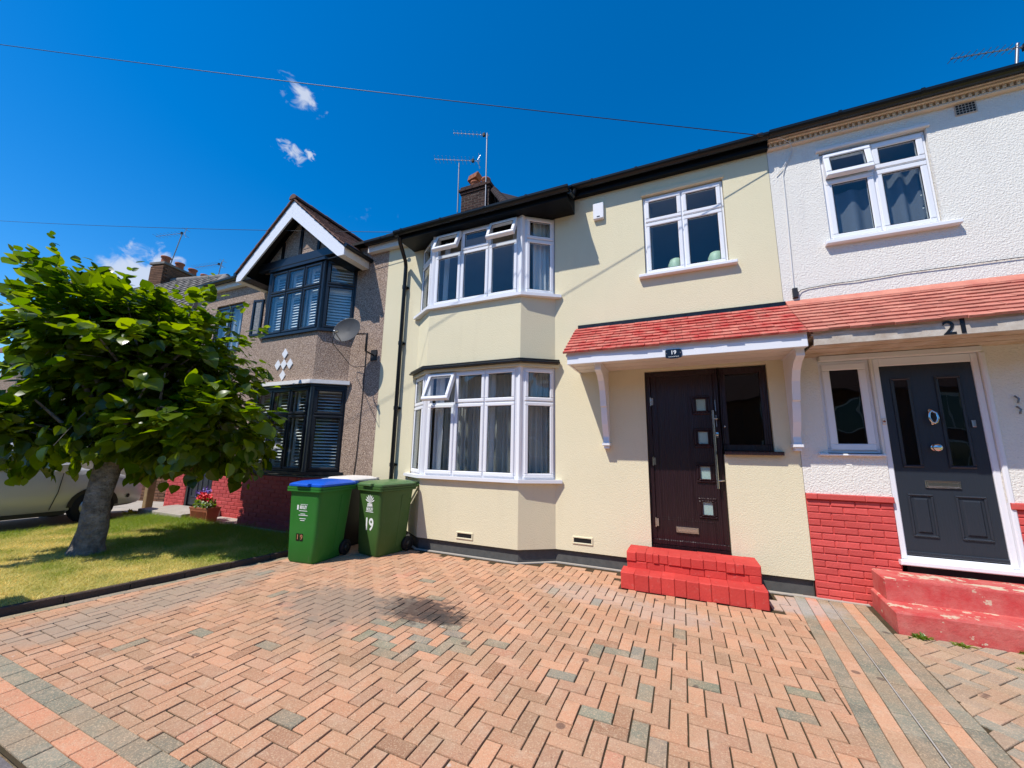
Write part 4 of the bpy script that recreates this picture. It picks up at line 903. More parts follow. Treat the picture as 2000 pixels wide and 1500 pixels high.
# sidelight window, door
w2 = window(h21, Fr((1.452, .03, 0), (1, 0, 0), (0, -1, 0)), .452, 1.49, 2.50, (1,), 0, 'upvc', sash=.07, fw=.05, glassm='glass_dark'); sill(w2, FRONT, 1.36, 1.918, 1.485, .055, .022)
room(h21, 1.22, 3.4, .15, 2.6, .3, 2.60, 'interior_dark')
mb = MB(); mb.box(1.455, 2.74, -.03, .1, 2.502, 2.548, Fr((0, .02, 0), (1, 0, 0), (0, -1, 0))); mb.build('door_head', 'white_smooth', h21)
F2 = Fr((1.928, .02, 0), (1, 0, 0), (0, -1, 0))
mb = MB()
for p0, p1, q0, q1 in ((0, .052, .47, 2.50), (.765, .817, .47, 2.50), (.0525, .7645, 2.415, 2.50), (.0525, .7645, .44, .505)): mb.cbox(p0, p1, -.012, .09, q0, q1, .008, Fr(F2.o, F2.u, -F2.n))
mb.cbox(-.03, .86, -.085, .09, .425, .4695, .008, Fr(F2.o, F2.u, -F2.n)); mb.cbox(.818, .86, -.04, .09, .47, 2.50, .01, Fr(F2.o, F2.u, -F2.n)); df = mb.build('door_frame', 'upvc', h21)
mb = MB(); g2 = Fr(F2.o, F2.u, F2.n); mb.box(.0535, .7635, -.04, -.004, .515, 2.413, g2); mb.cbox(.0535, .7635, -.012, .003, .515, .55, .006, Fr(F2.o, F2.u, -F2.n)); d2 = mb.build('door', 'door_anthracite', h21)
def raised(a0, a1, c0, c1):
    mb = MB(); bar_frame(mb, g2, a0, a1, c0, c1, .020, -.0035, .012, .009); mb.cbox(a0+.035, a1-.035, -.010, .0038, c0+.035, c1-.035, .018, Fr(F2.o, F2.u, -F2.n)); mb.build('door_panel', 'door_anthracite', d2)
raised(.125, .315, .69, 1.10); raised(.475, .69, .69, 1.10)
for a0, a1 in ((.13, .285), (.475, .665)):
    mb = MB(); bar_frame(mb, g2, a0, a1, 1.36, 2.28, .024, -.0035, .016, .010); mb.build('pane_moulding', 'door_anthracite', d2)
    mb = MB(); mb.box(a0+.022, a1-.022, -.003, .002, 1.382, 2.258, g2); mb.build('door_pane', 'glass_dark', d2)
gi = Fr(F2.o, F2.u, -F2.n)
mb = MB(); mb.cbox(.27, .53, -.012, .003, 1.165, 1.235, .005, gi); mb.cbox(.285, .515, -.018, -.0122, 1.178, 1.222, .004, gi); mb.build('letter_plate', 'chrome', d2)
mb = MB(); mb.lathe([(0, 0), (.035, 0), (.03, .006), (.013, .012), (.013, .03), (.034, .038), (.040, .052), (.032, .068), (0, .074)], F2.p(.39, -.003, 1.56), F2.n, 18); mb.build('door_knob', 'chrome', d2)
mb = MB(); mb.lathe([(0, 0), (.02, 0), (.018, .012), (0, .018)], F2.p(.40, -.003, 1.93), F2.n, 14); mb.tube([F2.p(.40, .02, 1.93), F2.p(.375, .035, 1.90), F2.p(.37, .04, 1.85), F2.p(.385, .04, 1.81), F2.p(.41, .035, 1.80)], .011, 8); mb.tube([F2.p(.40, .02, 1.93), F2.p(.43, .035, 1.90), F2.p(.435, .04, 1.85), F2.p(.42, .04, 1.81), F2.p(.40, .035, 1.80)], .011, 8); mb.lathe([(0, 0), (.016, 0), (.014, .012), (0, .016)], F2.p(.405, -.003, 1.80), F2.n, 12); mb.build('door_knocker', 'chrome', d2)
mb = MB(); mb.cbox(.685, .715, -.016, .003, 1.76, 1.83, .006, gi); mb.build('spy_hole', 'steel', d2)
mb = MB(); mb.cbox(.012, .04, -.024, -.0125, 1.79, 1.86, .004, gi); bp = mb.build('bell_push', 'soffit_white', df)
mb = MB(); mb.lathe([(0, 0), (.011, 0), (.009, .004), (0, .004)], F2.p(.026, .024, 1.825), F2.n, 12); mb.build('button', 'terracotta', bp)
for z in (2.02, 1.92):
    mb = MB(); mb.tube([(2.93, -.01, z+.03), (2.93, -.05, z), (2.93, -.03, z-.04)], .008, 6); mb.build('wall_hook', 'steel_dull', h21)
# worn red steps
s21 = thing('front_steps', 'chipped red painted concrete steps at the anthracite front door', 'steps', (2.4, -.4, 0))
def step_mass(P, z0, z1, nm):
    mb = MB(); a = [Vector((*p, 0)) for p in P]; c = sum(a, Vector())/len(a)
    mb.loft([[p+Vector((0, 0, z0)) for p in a], [p+Vector((0, 0, z1-.012)) for p in a], [p+(c-p).normalized()*.014+Vector((0, 0, z1)) for p in a]]); return mb.build(nm, 'red_concrete', s21)
step_mass([(1.575, -.715), (3.5, -.715), (3.5, -.04), (1.64, -.04)], -.02, .175, 'lower_step'); step_mass([(1.635, -.40), (3.5, -.40), (3.5, -.042), (1.665, -.042)], .17, .362, 'upper_step')
mb = MB(); mb.box(1.95, 2.75, -.03, .10, .362, .4245); mb.build('threshold', 'black_paint', s21)
# number 21 on the fascia
n21 = thing('house_number', 'black numerals 21 on the weathered porch fascia', 'house number', (2.3, -.67, 2.59))
text('numeral', '2', .175, 'sticker_black', n21, Fr((2.245, -.672, 2.597), (1, 0, 0), (0, -1, 0)), .004, .002, 1.05); text('numeral', '1', .175, 'sticker_black', n21, Fr((2.335, -.672, 2.605), (1, 0, 0), (0, -1, 0)), .004, .006)
# cables on the white wall
cb = thing('wall_cable', 'black cable looping along the white wall above the porch tiles', 'cable', (1.4, 0, 3.35))
mb = MB(); mb.tube([(1.33, -.02, 3.30), (1.345, -.03, 3.34), (1.38, -.02, 3.37), (1.45, -.015, 3.385), (1.7, -.014, 3.40), (1.9, -.018, 3.40), (2.3, -.015, 3.42), (2.9, -.018, 3.425), (4.2, -.016, 3.43)], .0042, 6); mb.build('lead', 'cable_black', cb)
mb = MB(); mb.cbox(1.295, 1.345, -.045, -.003, 3.28, 3.40, .008); mb.build('junction_box', 'cable_black', cb)
cb2 = thing('wall_cable', 'thin pale wire running down the white wall beside the cream house', 'cable', (1.4, 0, 4.3))
mb = MB(); mb.tube([(1.30, -.12, 5.36), (1.36, -.10, 5.34), (1.44, -.06, 5.29), (1.465, -.02, 5.21), (1.43, -.018, 5.10), (1.37, -.018, 5.02), (1.34, -.016, 4.9), (1.335, -.016, 4.4), (1.325, -.016, 3.9), (1.315, -.016, 3.40)], .0045, 6); mb.build('lead', 'white_cable', cb2)
cb3 = thing('wall_cable', 'thin pale wire drooping across the corner of the two upper walls', 'cable', (1.2, 0, 5.0))
mb = MB(); mb.tube([(1.465, -.015, 5.21), (1.40, -.03, 5.09), (1.33, -.02, 4.98), (1.27, -.02, 4.92)], .0045, 6); mb.build('lead', 'white_cable', cb3)

# ------------------------------------------------------------------ pebbledash house (number 17)
X17 = -11.15
h17 = thing('terraced_house', 'brown pebbledash house with charcoal bay windows, white shutters and a front gable', 'house', (-8, 0, 0), group='houses of the terrace')
B17 = [(-8.20, 0), (-7.78, -.38), (-6.17, -.38), (-5.70, 0)]
mb = MB()
wall_cells(mb, FRONT, -5.70, XL-.002, .93, 5.40, [], .1); wall_cells(mb, FRONT, X17, -8.20, .90, 5.40, [(-10.26, -9.2, 3.6, 4.82), (-10.35, -9.42, .90, 2.45)], .1)
for fr, l in seg_frames(B17): wall_cells(mb, fr, 0, l, 2.68, 3.64, [], 0)
mb.add([(X17, 0, -.1), (X17, 7, -.1), (X17, 7, 5.4), (X17, 0, 5.4)], [(0, 1, 2, 3)])
mb.build('wall', 'pebbledash', h17)
mb = MB(); mb.prism([(-8.12, -.36, 5.16), (-5.78, -.36, 5.16), (-6.95, -.36, 6.22)], (0, .12, 0)); gw = mb.build('gable_wall', 'pebbledash', h17)
for x, zt in ((-6.95, 6.10), (-6.42, 5.72), (-7.48, 5.72)): mb = MB(); mb.box(x-.035, x+.035, -.385, -.361, 5.31, zt); mb.build('timber', 'black_paint', gw)
mb = MB(); mb.cbox(-8.15, -5.75, -.42, -.33, 5.14, 5.32, .01); mb.build('beam', 'charcoal', gw)
for s_ in (-1, 1):
    mb = MB(); mb.prism([(-6.95+s_*1.16, -.39, 5.32), (-6.95+s_*1.02, -.39, 5.32), (-6.95, -.39, 6.20), (-6.95, -.39, 6.34)], (0, .027, 0)); mb.build('timber', 'black_paint', gw)
room(h17, -10.6, -8.7, .1, 3, 3.4, 5.0); bay_room(h17, B17, -8.8, -5.2, 4.0, .95, 2.66); bay_room(h17, B17, -8.8, -5.2, 4.0, 3.55, 5.12)
brickwork(h17, FRONT, -5.70, XL-.004, -.05, .925, 'red_paint_dark', .215, .075, .010, .008); brickwork(h17, FRONT, X17, -10.36, -.05, .895, 'red_paint_dark', .215, .075, .010, .008)
brickwork(h17, FRONT, -9.41, -8.20, -.05, .895, 'red_paint_dark', .215, .075, .010, .008)
for fr, l in seg_frames(B17): brickwork(h17, fr, 0, l, -.05, .93, 'red_paint_dark', .215, .075, .010, .008)
for x0, x1 in ((X17, -10.36), (-9.41, -8.20)): mb = MB(); mb.cbox(x0, x1, -.03, .02, .896, .945, .005); mb.build('brick_course', 'red_paint_dark', h17)
lw = bay_windows(h17, B17, 1.03, 2.57, .52, 'charcoal', fw=.05, sash=.045); uw = bay_windows(h17, B17, 3.68, 5.08, .50, 'charcoal', fw=.05, sash=.040)
for z in (1.03, 3.68): mb = MB(); poly_strip(mb, [(-8.26, .03), (-7.78, -.365), (-6.17, -.365), (-5.64, .03)], z-.05, z-.001, -.12, .06); mb.build('bay_sill', 'charcoal', h17)
mb = MB(); poly_strip(mb, [(-8.2, .02), (-7.78, -.38), (-6.17, -.38), (-5.70, .02)], 2.571, 2.62, -.08, .02); mb.build('bay_head', 'charcoal', h17)
mb = MB(); poly_strip(mb, [(-8.25, .02), (-7.78, -.38), (-6.17, -.38), (-5.65, .02)], 2.621, 2.69, -.03, .075); mb.build('bay_flashing', 'white_smooth', h17)
mb = MB(); poly_strip(mb, [(-8.2, .02), (-7.78, -.38), (-6.17, -.38), (-5.70, .02)], 5.081, 5.139, -.1, .03); mb.build('bay_head', 'charcoal', h17)
# plantation shutters behind the glass, every slat a piece
slat_me = {}
def shutters(win, fr, l, cols, z0, z1, tilt, rail=None):
    n = cols; w_ = l/n
    for i in range(n):
        a0, a1 = i*w_+.045, (i+1)*w_-.045
        mb = MB(); bar_frame(mb, fr, a0, a1, z0, z1, .045, -.135, -.105, .003)
        if rail: mb.box(a0+.045, a1-.045, -.132, -.108, rail-.03, rail+.03, fr)
        mb.build('shutter_frame', 'shutter_white', win)
        z = z0+.075
        while z < z1-.07:
            if not (rail and abs(z-rail) < .05):
                key = (round(a1-a0, 2), tilt)
                if key not in slat_me:
                    L_ = a1-a0-.094; m2 = MB(); c, s_ = math.cos(tilt)*.030, math.sin(tilt)*.030
                    m2.prism([(-L_/2, c, s_), (-L_/2, 0, .004), (-L_/2, -c, -s_), (-L_/2, 0, -.004)], (L_, 0, 0)); slat_me[key] = m2.mesh('slat', 'shutter_white')
                o = link('slat', slat_me[key], win, loc=fr.p((a0+a1)/2, -.12, z), rot=(0, 0, math.atan2(fr.u.y, fr.u.x)))
            z += .058
pw = seg_frames(inset(B17, .015))
shutters(uw[1], pw[1][0], pw[1][1], 3, 3.73, 5.03, .85, 4.5); shutters(uw[2], pw[2][0], pw[2][1], 1, 3.73, 5.03, 1.0, 4.5)
shutters(lw[1], pw[1][0], pw[1][1], 3, 1.08, 2.52, .45, 2.05); shutters(lw[2], pw[2][0], pw[2][1], 1, 1.08, 2.52, .45, 2.05)
# side casement swung open at the left of the upper bay
g = Fr((-7.84, -.40, 0), Vector((-.97, -.16, 0)), Vector((.16, -.97, 0))); mb = MB(); bar_frame(mb, g, 0, .27, 3.70, 4.50, .05, -.02, .02, .006); oc = mb.build('open_casement', 'charcoal', h17); mb = MB(); mb.box(.045, .225, -.004, .004, 3.745, 4.455, g); mb.build('pane', 'glass_obscure', oc)
window(h17, Fr((-10.255, .04, 0), (1, 0, 0), (0, -1, 0)), 1.05, 3.62, 4.80, (1, 1), 0, 'charcoal', curtain=[(.05, 1.0, 'curtain_white', .15)], sash=.045)
# front door in its recess
mb = MB(); mb.cbox(-10.28, -9.47, .03, .07, .15, 2.40, .006); d17 = mb.build('door', 'door_anthracite', h17)
g = Fr((-9.9, .03, 0), (1, 0, 0), (0, -1, 0))
for a in (-.30, .06):
    for c0, c1 in ((.32, .95), (1.25, 2.2)): mb = MB(); bar_frame(mb, g, a, a+.24, c0, c1, .03, .0005, .014, .008); mb.build('door_panel', 'door_anthracite', d17)
mb = MB(); mb.cbox(-.13, .13, -.014, 0, 1.03, 1.09, .004, Fr(g.o, g.u, -g.n)); mb.build('letter_plate', 'steel', d17)
mb = MB(); mb.box(-10.355, -10.285, .0, .1, .12, 2.44); mb.box(-9.465, -9.415, .0, .1, .12, 2.44); mb.box(-10.284, -9.466, .0, .1, 2.405, 2.44); mb.build('door_frame', 'charcoal', h17)
mb = MB(); mb.cbox(-10.55, -8.95, -.72, -.02, .007, .135, .012); mb.build('door_step', 'concrete', h17)
# gable roof: slabs, tiles on the slope turned to the street, barge boards
AP = (-6.95, 6.42); HWID = 1.53; ZE = 5.10; SL = math.atan2(AP[1]-ZE, HWID)
gr = MB()
for s_ in (-1, 1):
    gr.prism([(AP[0], -.60, AP[1]), (AP[0]+s_*HWID, -.60, ZE), (AP[0]+s_*HWID, 1.8, ZE), (AP[0], 1.8, AP[1])], (0, 0, -.045))
gr = gr.build('gable_roof', 'roof_felt', h17)
up = Vector((-math.cos(SL), 0, math.sin(SL))); n = Vector((math.sin(SL), 0, math.cos(SL)))
tiles(gr, (AP[0]+HWID+.03, -.67, ZE-.02), (0, 1, 0), up, n, 0, 2.2, 11, .20, .188, .26, 'tile_brown', th=.022, lift=.5)
up2 = Vector((math.cos(SL), 0, math.sin(SL))); n2 = Vector((-math.sin(SL), 0, math.cos(SL)))
tiles(gr, (AP[0]-HWID-.03, 1.4, ZE-.02), (0, -1, 0), up2, n2, 0, 2.07, 11, .20, .188, .26, 'tile_brown', th=.022, lift=.5)
ridge_tiles(gr, (AP[0], -.68, AP[1]+.03), (AP[0], 1.6, AP[1]+.03), 'tile_brown', .10, .33)
for s_ in (-1, 1):
    mb = MB(); dz = .30; ex = AP[0]+s_*HWID
    mb.prism([(AP[0]+s_*.001, -.635, AP[1]-.03), (ex+s_*.02, -.635, ZE-.05), (ex+s_*.02, -.635, ZE-.20), (ex-s_*.13, -.635, ZE-.20), (AP[0]+s_*.001, -.635, AP[1]-.03-.36)], (0, .028, 0)); mb.build('barge_board', 'upvc', h17)
    mb = MB(); mb.box(min(ex-s_*.13, ex+s_*.02), max(ex-s_*.13, ex+s_*.02), -.606, -.02, ZE-.20, ZE-.05); mb.build('eaves_box', 'soffit_white', h17)
    mb = MB(); mb.tube([(ex+s_*.06, -.66, ZE-.03), (ex+s_*.06, 0, ZE-.03)], .045, 10); mb.build('gutter', 'gutter_black', h17)
    mb = MB(); mb.box(min(ex-s_*.14, ex-s_*.42), max(ex-s_*.14, ex-s_*.42), -.60, -.02, ZE-.19, ZE-.17); mb.build('soffit_board', 'black_paint', h17)
for x0, x1, fm in ((X17-.12, -8.50, 'satin_grey'), (-5.38, -4.38, 'upvc')):
    mb = MB(); mb.box(x0, x1, -.10, -.003, 5.20, 5.335); mb.build('fascia', 'soffit_white', h17); gutter(h17, x0, x1, -.165, 5.375, .056, [x0+.4])
roof_slab(h17, [[(X17-.1, -.16, 5.44), (XL-.003, -.16, 5.44), (XL-.003, 3.5, 7.58), (X17+2.5, 3.5, 7.58)], [(X17+2.5, 3.503, 7.58), (XL-.003, 3.503, 7.58), (XL-.003, 7.1, 5.44), (X17-.1, 7.1, 5.44)]])
mb = MB(); mb.prism([(X17-.1, -.16, 5.44), (X17+2.5, 3.5, 7.58), (X17-.1, 7.1, 5.44)], (0, 0, -.05)); mb.build('hip_roof', 'roof_felt', h17)
# white diamond tiles on the bay apron
mb = MB(); s_ = .082; mb.prism([(0, 0, -s_*1.25), (s_, 0, 0), (0, 0, s_*1.25), (-s_, 0, 0)], (0, -.014, 0)); dm = mb.mesh('diamond_tile', 'upvc')
for dx, dz in ((0, 0), (-.175, 0), (.175, 0), (0, .215), (0, -.215)): link('diamond_tile', dm, h17, loc=(-7.0+dx, -.383, 3.04+dz))
mb = MB(); mb.tube([(-5.30, -.01, 3.6), (-5.29, -.012, 2.4), (-5.31, -.012, 1.3), (-5.34, -.012, .96)], .007, 6); mb.build('wall_lead', 'cable_black', h17)

# satellite dish
dish = thing('satellite_dish', 'grey satellite dish fixed to the pebbledash wall', 'satellite dish', (-5.15, 0, 3.3))
dc = Vector((-5.36, -.40, 3.52)); dn = Vector((.16, -.90, .22)).normalized(); du = Vector((0, 0, 1)).cross(dn).normalized(); dv = dn.cross(du)
mb = MB(); rings = []; NS = 28
for rr_, hh in ((.005, 0), (.10, .008), (.19, .027), (.27, .055), (.28, .060), (.27, .045), (.19, .015), (.10, -.006), (.005, -.014)):
    rings.append([dc+du*math.cos(2*math.pi*k/NS)*rr_*.98+dv*math.sin(2*math.pi*k/NS)*rr_*.86+dn*hh for k in range(NS)])
mb.loft(rings, True); mb.build('reflector', 'dish_grey', dish)
mb = MB(); lnb = dc+dn*.30-dv*.20; mb.tube([dc-dv*.22-dn*.02, dc-dv*.27+dn*.1, lnb], .010, 8); mb.build('feed_arm', 'steel_dull', dish)
mb = MB(); mb.lathe([(0, 0), (.018, 0), (.022, .02), (.022, .05), (.030, .07), (.030, .085), (0, .09)], lnb+dn*.03, (dc-lnb).normalized(), 12); mb.build('feed_horn', 'steel', dish)
mb = MB(); mb.tube([dc-dn*.01, dc-dn*.10, Vector((-5.10, -.22, 3.50)), Vector((-5.10, -.22, 3.18)), Vector((-5.10, -.01, 3.15))], .017, 8); mb.box(-5.17, -5.03, -.02, -.002, 3.05, 3.25); mb.build('wall_mount', 'cable_black', dish)
mb = MB(); mb.tube([lnb, lnb-dv*.2, Vector((-5.55, -.12, 2.98)), Vector((-5.5, -.05, 2.95)), Vector((-5.2, -.10, 2.93)), Vector((-5.06, -.05, 3.1))], .006, 6); mb.build('lead', 'cable_black', dish)

# ------------------------------------------------------------------ neighbour beyond the gap (number 15)
RZ15 = R(13)
h15 = thing('detached_house', 'brown brick house with grey hipped roof behind the tree', 'house', (-14.5, 1.0, 0), RZ15)
def L15(mbk): return mbk
mb = LMB(); mb.box(-4.5, 1.95, -.8, 6, -.1, 5.2); mb.build('wall', 'mortar_dark', h15)
bed = LMB(); bed.box(.6, 1.98, -.84, -.79, -.1, 2.6); bed = bed.build('brick_base', 'mortar_dark', h15)
bm_ = brick_mesh(.205, .064, .03, 'brick_brown', 1)
for j in range(34):
    for i in range(6): link('brick', bm_, bed, loc=(.71+i*.215+(0 if j % 2 else .06), -.826, -.06+j*.075), local=True)
RA, RB, EZ = (-3.2, 1.35, 7.40), (.15, 1.35, 7.40), 5.15
mb = LMB(); mb.prism([(-4.9, -1.25, EZ), (2.35, -1.25, EZ), RB, RA], (0, 0, -.05)); mb.prism([(2.352, -1.25, EZ), (2.352, 4.0, EZ), (RB[0]+.002, RB[1], RB[2])], (0, 0, -.05)); mb.prism([(-4.9, 4.0, EZ), (2.35, 4.0, EZ), (RB[0], RB[1]+.003, RB[2]), (RA[0], RA[1]+.003, RA[2])], (0, 0, -.05)); rf = mb.build('roof', 'roof_felt', h15)
# tiles on the slope that shows
up = (Vector((0, 1.35+1.25, 7.40-EZ))).normalized(); n = Vector((0, -up.z, up.y)); tl_ = MB(); tl_.prism([(-.145, 0, 0), (.12, 0, 0), (.145, 0, .035), (.11, 0, .045), (.06, 0, .014), (-.145, 0, .014)], (0, .36, 0)); tme = tl_.mesh('roof_tile', 'tile_grey'); bs = Matrix((Vector((1, 0, 0)), up, n)).transposed()
for j in range(11):
    frac = j*.315/3.44; xl, xr = -2.6, 2.3-(2.2)*frac
    x = xl
    while x < xr-.1:
        o = link('roof_tile', tme, rf, loc=Vector((x, -1.28, EZ+.01))+up*(j*.315)+n*.02, local=True); o.rotation_euler = (bs @ Matrix.Rotation(-.05, 3, 'X')).to_euler(); x += .29
for p, q in ((RA, (RB[0]+.1, RB[1], RB[2])), (RB, (2.4, -1.3, EZ))):
    mb = LMB(); mb.tube([Vector(p)+Vector((0, 0, .03)), Vector(q)+Vector((0, 0, .03))], .12, 10); mb.build('ridge_tile', 'tile_grey', rf)
mb = LMB(); mb.lathe([(.16, 0), (.17, .05), (.02, .10), (.015, .25), (.03, .28), (0, .31)], (-3.2, 1.35, 7.38), n=12); mb.build('finial', 'tile_grey', rf)
mb = LMB(); mb.box(-2.75, -2.2, 1.0, 2.9, 6.4, 7.95); ch = mb.build('chimney', 'brick_brown', h15)
for k in range(18):
    for i in range(9): link('brick', bm_, ch, loc=(-2.196, 1.11+i*.2+(.09 if k % 2 else 0), 6.70+k*.068), rot=(0, 0, R(90)), local=True)
    for i in range(3): link('brick', bm_, ch, loc=(-2.66+i*.185, .994, 6.70+k*.068), local=True)
mb = LMB(); mb.box(-2.81, -2.14, .94, 2.97, 7.951, 8.03); mb.build('chimney_cap', 'tile_grey', ch)
for i in range(4): mb = LMB(); mb.lathe([(.15, 0), (.13, .1), (.125, .26), (.155, .28), (.155, .33), (.11, .33), (.11, .2)], (-2.47, 1.2+i*.5, 8.02), n=14); mb.build('chimney_pot', 'terracotta', ch)
post = thing('timber_post', 'weathered timber post at the side gate between the two houses', 'post', (-11.55, -.15, 0)); mb = MB(); mb.cbox(-11.62, -11.48, -.2, -.06, -.1, 2.3, .01); mb.build('shaft', 'timber', post); mb = MB(); mb.prism([(-11.64, -.22, 2.3), (-11.46, -.22, 2.3), (-11.46, -.04, 2.3), (-11.64, -.04, 2.3)], (0, 0, .04)); mb.build('cap', 'timber', post)
# a further house, its ridge just over the tree
h13 = thing('detached_house', 'distant house with dark tiled gable roof peeking over the tree', 'house', (-24, 4, 0), R(20))
mb = LMB(); mb.box(-4, 4, -2, 5, -.1, 5.4); mb.build('wall', 'pebbledash', h13)
mb = LMB(); mb.prism([(-4.4, -2.4, 5.3), (4.4, -2.4, 5.3), (3.2, 1.5, 8.3), (-3.2, 1.5, 8.3)], (0, 0, -.06)); mb.prism([(-4.4, 5.4, 5.3), (4.4, 5.4, 5.3), (3.2, 1.503, 8.3), (-3.2, 1.503, 8.3)], (0, 0, -.06)); mb.prism([(4.402, -2.4, 5.3), (4.402, 5.4, 5.3), (3.202, 1.5, 8.3)], (0, 0, -.06)); rf = mb.build('roof', 'tile_brown', h13)
mb = LMB(); mb.tube([(-3.2, 1.5, 8.33), (3.2, 1.5, 8.33)], .12, 8); mb.build('ridge_tile', 'tile_grey', rf)

# ------------------------------------------------------------------ aerials and overhead lines
def aerial(label, base, top, b0, b1, nel, el, matn='steel_dull', reflector=True):
    t_ = thing('television_aerial', label, 'aerial', base, group='rooftop aerials'); base, top, b0, b1 = Vector(base), Vector(top), Vector(b0), Vector(b1)
    mb = MB(); mb.tube([base, top], .019, 8); mb.build('mast', matn, t_)
    mb = MB(); mb.tube([b0, b1], .008, 6); mb.build('boom', 'steel', t_)
    d = (b1-b0).normalized(); side = d.cross(Vector((0, 0, 1))).normalized()
    for k in range(nel):
        c = b0.lerp(b1, .02+.86*k/max(1, nel-1)); mb = MB(); mb.tube([c-side*el*.5+Vector((0, 0, -.0)), c+side*el*.5], .004, 5); mb.box(c.x-.009, c.x+.009, c.y-.009, c.y+.009, c.z-.013, c.z+.013); mb.build('element', 'steel_dull', t_)
    if reflector:
        c = b0.lerp(b1, .95)
        for s_ in (-1, 1): mb = MB(); mb.tube([c, c+Vector((0, 0, s_*.20))+d*.10], .008, 5); mb.tube([c+side*.15+Vector((0, 0, s_*.12))+d*.06, c-side*.15+Vector((0, 0, s_*.12))+d*.06], .006, 5); mb.build('reflector', 'steel', t_)
    mb = MB(); c = b0.lerp(b1, .86); mb.box(c.x-.035, c.x+.035, c.y-.03, c.y+.03, c.z-.04, c.z+.045); mb.build('dipole_box', 'rubber', t_)
    return t_
aerial('tall thin aerial at the right of the cream house chimney', (-4.50, 2.96, 7.9), (-4.52, 2.96, 10.22), (-5.40, 2.60, 10.24), (-4.47, 2.98, 10.16), 9, .20, reflector=False)
aerial('shorter aerial with thick bars at the left of the cream house chimney', (-5.38, 2.96, 8.0), (-5.36, 2.9, 9.50), (-6.02, 2.63, 9.63), (-4.83, 3.11, 9.56), 11, .30)
mb = MB(); mb.tube([(-5.62, 2.81, 9.57), (-5.58, 2.82, 9.51), (-5.2, 2.96, 9.49), (-5.16, 2.98, 9.54)], .010, 6)
aerial('slim aerial rising from the roof of the white house', (4.37, 1.5, 6.2), (4.52, 1.5, 7.08), (3.80, 1.4, 7.06), (4.75, 1.55, 7.02), 12, .16, reflector=False)
aerial('aerial on a bent pole over the grey-roofed house chimney', (-17.2, 1.75, 7.9), (-16.95, 1.85, 9.35), (-18.2, 1.6, 9.42), (-16.8, 1.9, 9.42), 8, .3)
aerial('small aerial behind the four chimney pots', (-17.1, 3.3, 7.9), (-16.95, 3.3, 8.95), (-18.4, 3.1, 8.87), (-16.9, 3.32, 8.87), 10, .4)
def cable(label, a, b_, sag, r=.0055):
    t_ = thing('overhead_cable', label, 'cable', a, group='overhead lines'); a, b_ = Vector(a), Vector(b_); mb = MB(); mb.tube([a.lerp(b_, k/40)-Vector((0, 0, sag*4*(k/40)*(1-k/40))) for k in range(41)], r, 6); mb.build('line', 'cable_black', t_)
    mb = MB(); mb.lathe([(.012, 0), (.022, .02), (.022, .06), (.012, .08)], a, (b_-a).normalized(), 8); mb.build('insulator', 'cable_black', t_)
cable('long overhead cable crossing the sky to the eaves of the cream house', (1.14, -.2, 5.38), Vector((1.14, -.2, 5.38)).lerp(Vector((-9.95, -3.894, 8.0)), 1.5), .10)
cable('faint overhead cable passing behind the tree top to the gable gutter', (-4.55, -.25, 5.36), Vector((-4.55, -.25, 5.36)).lerp(Vector((-18.175, -1.943, 8.0)), 1.3), .10, .005)

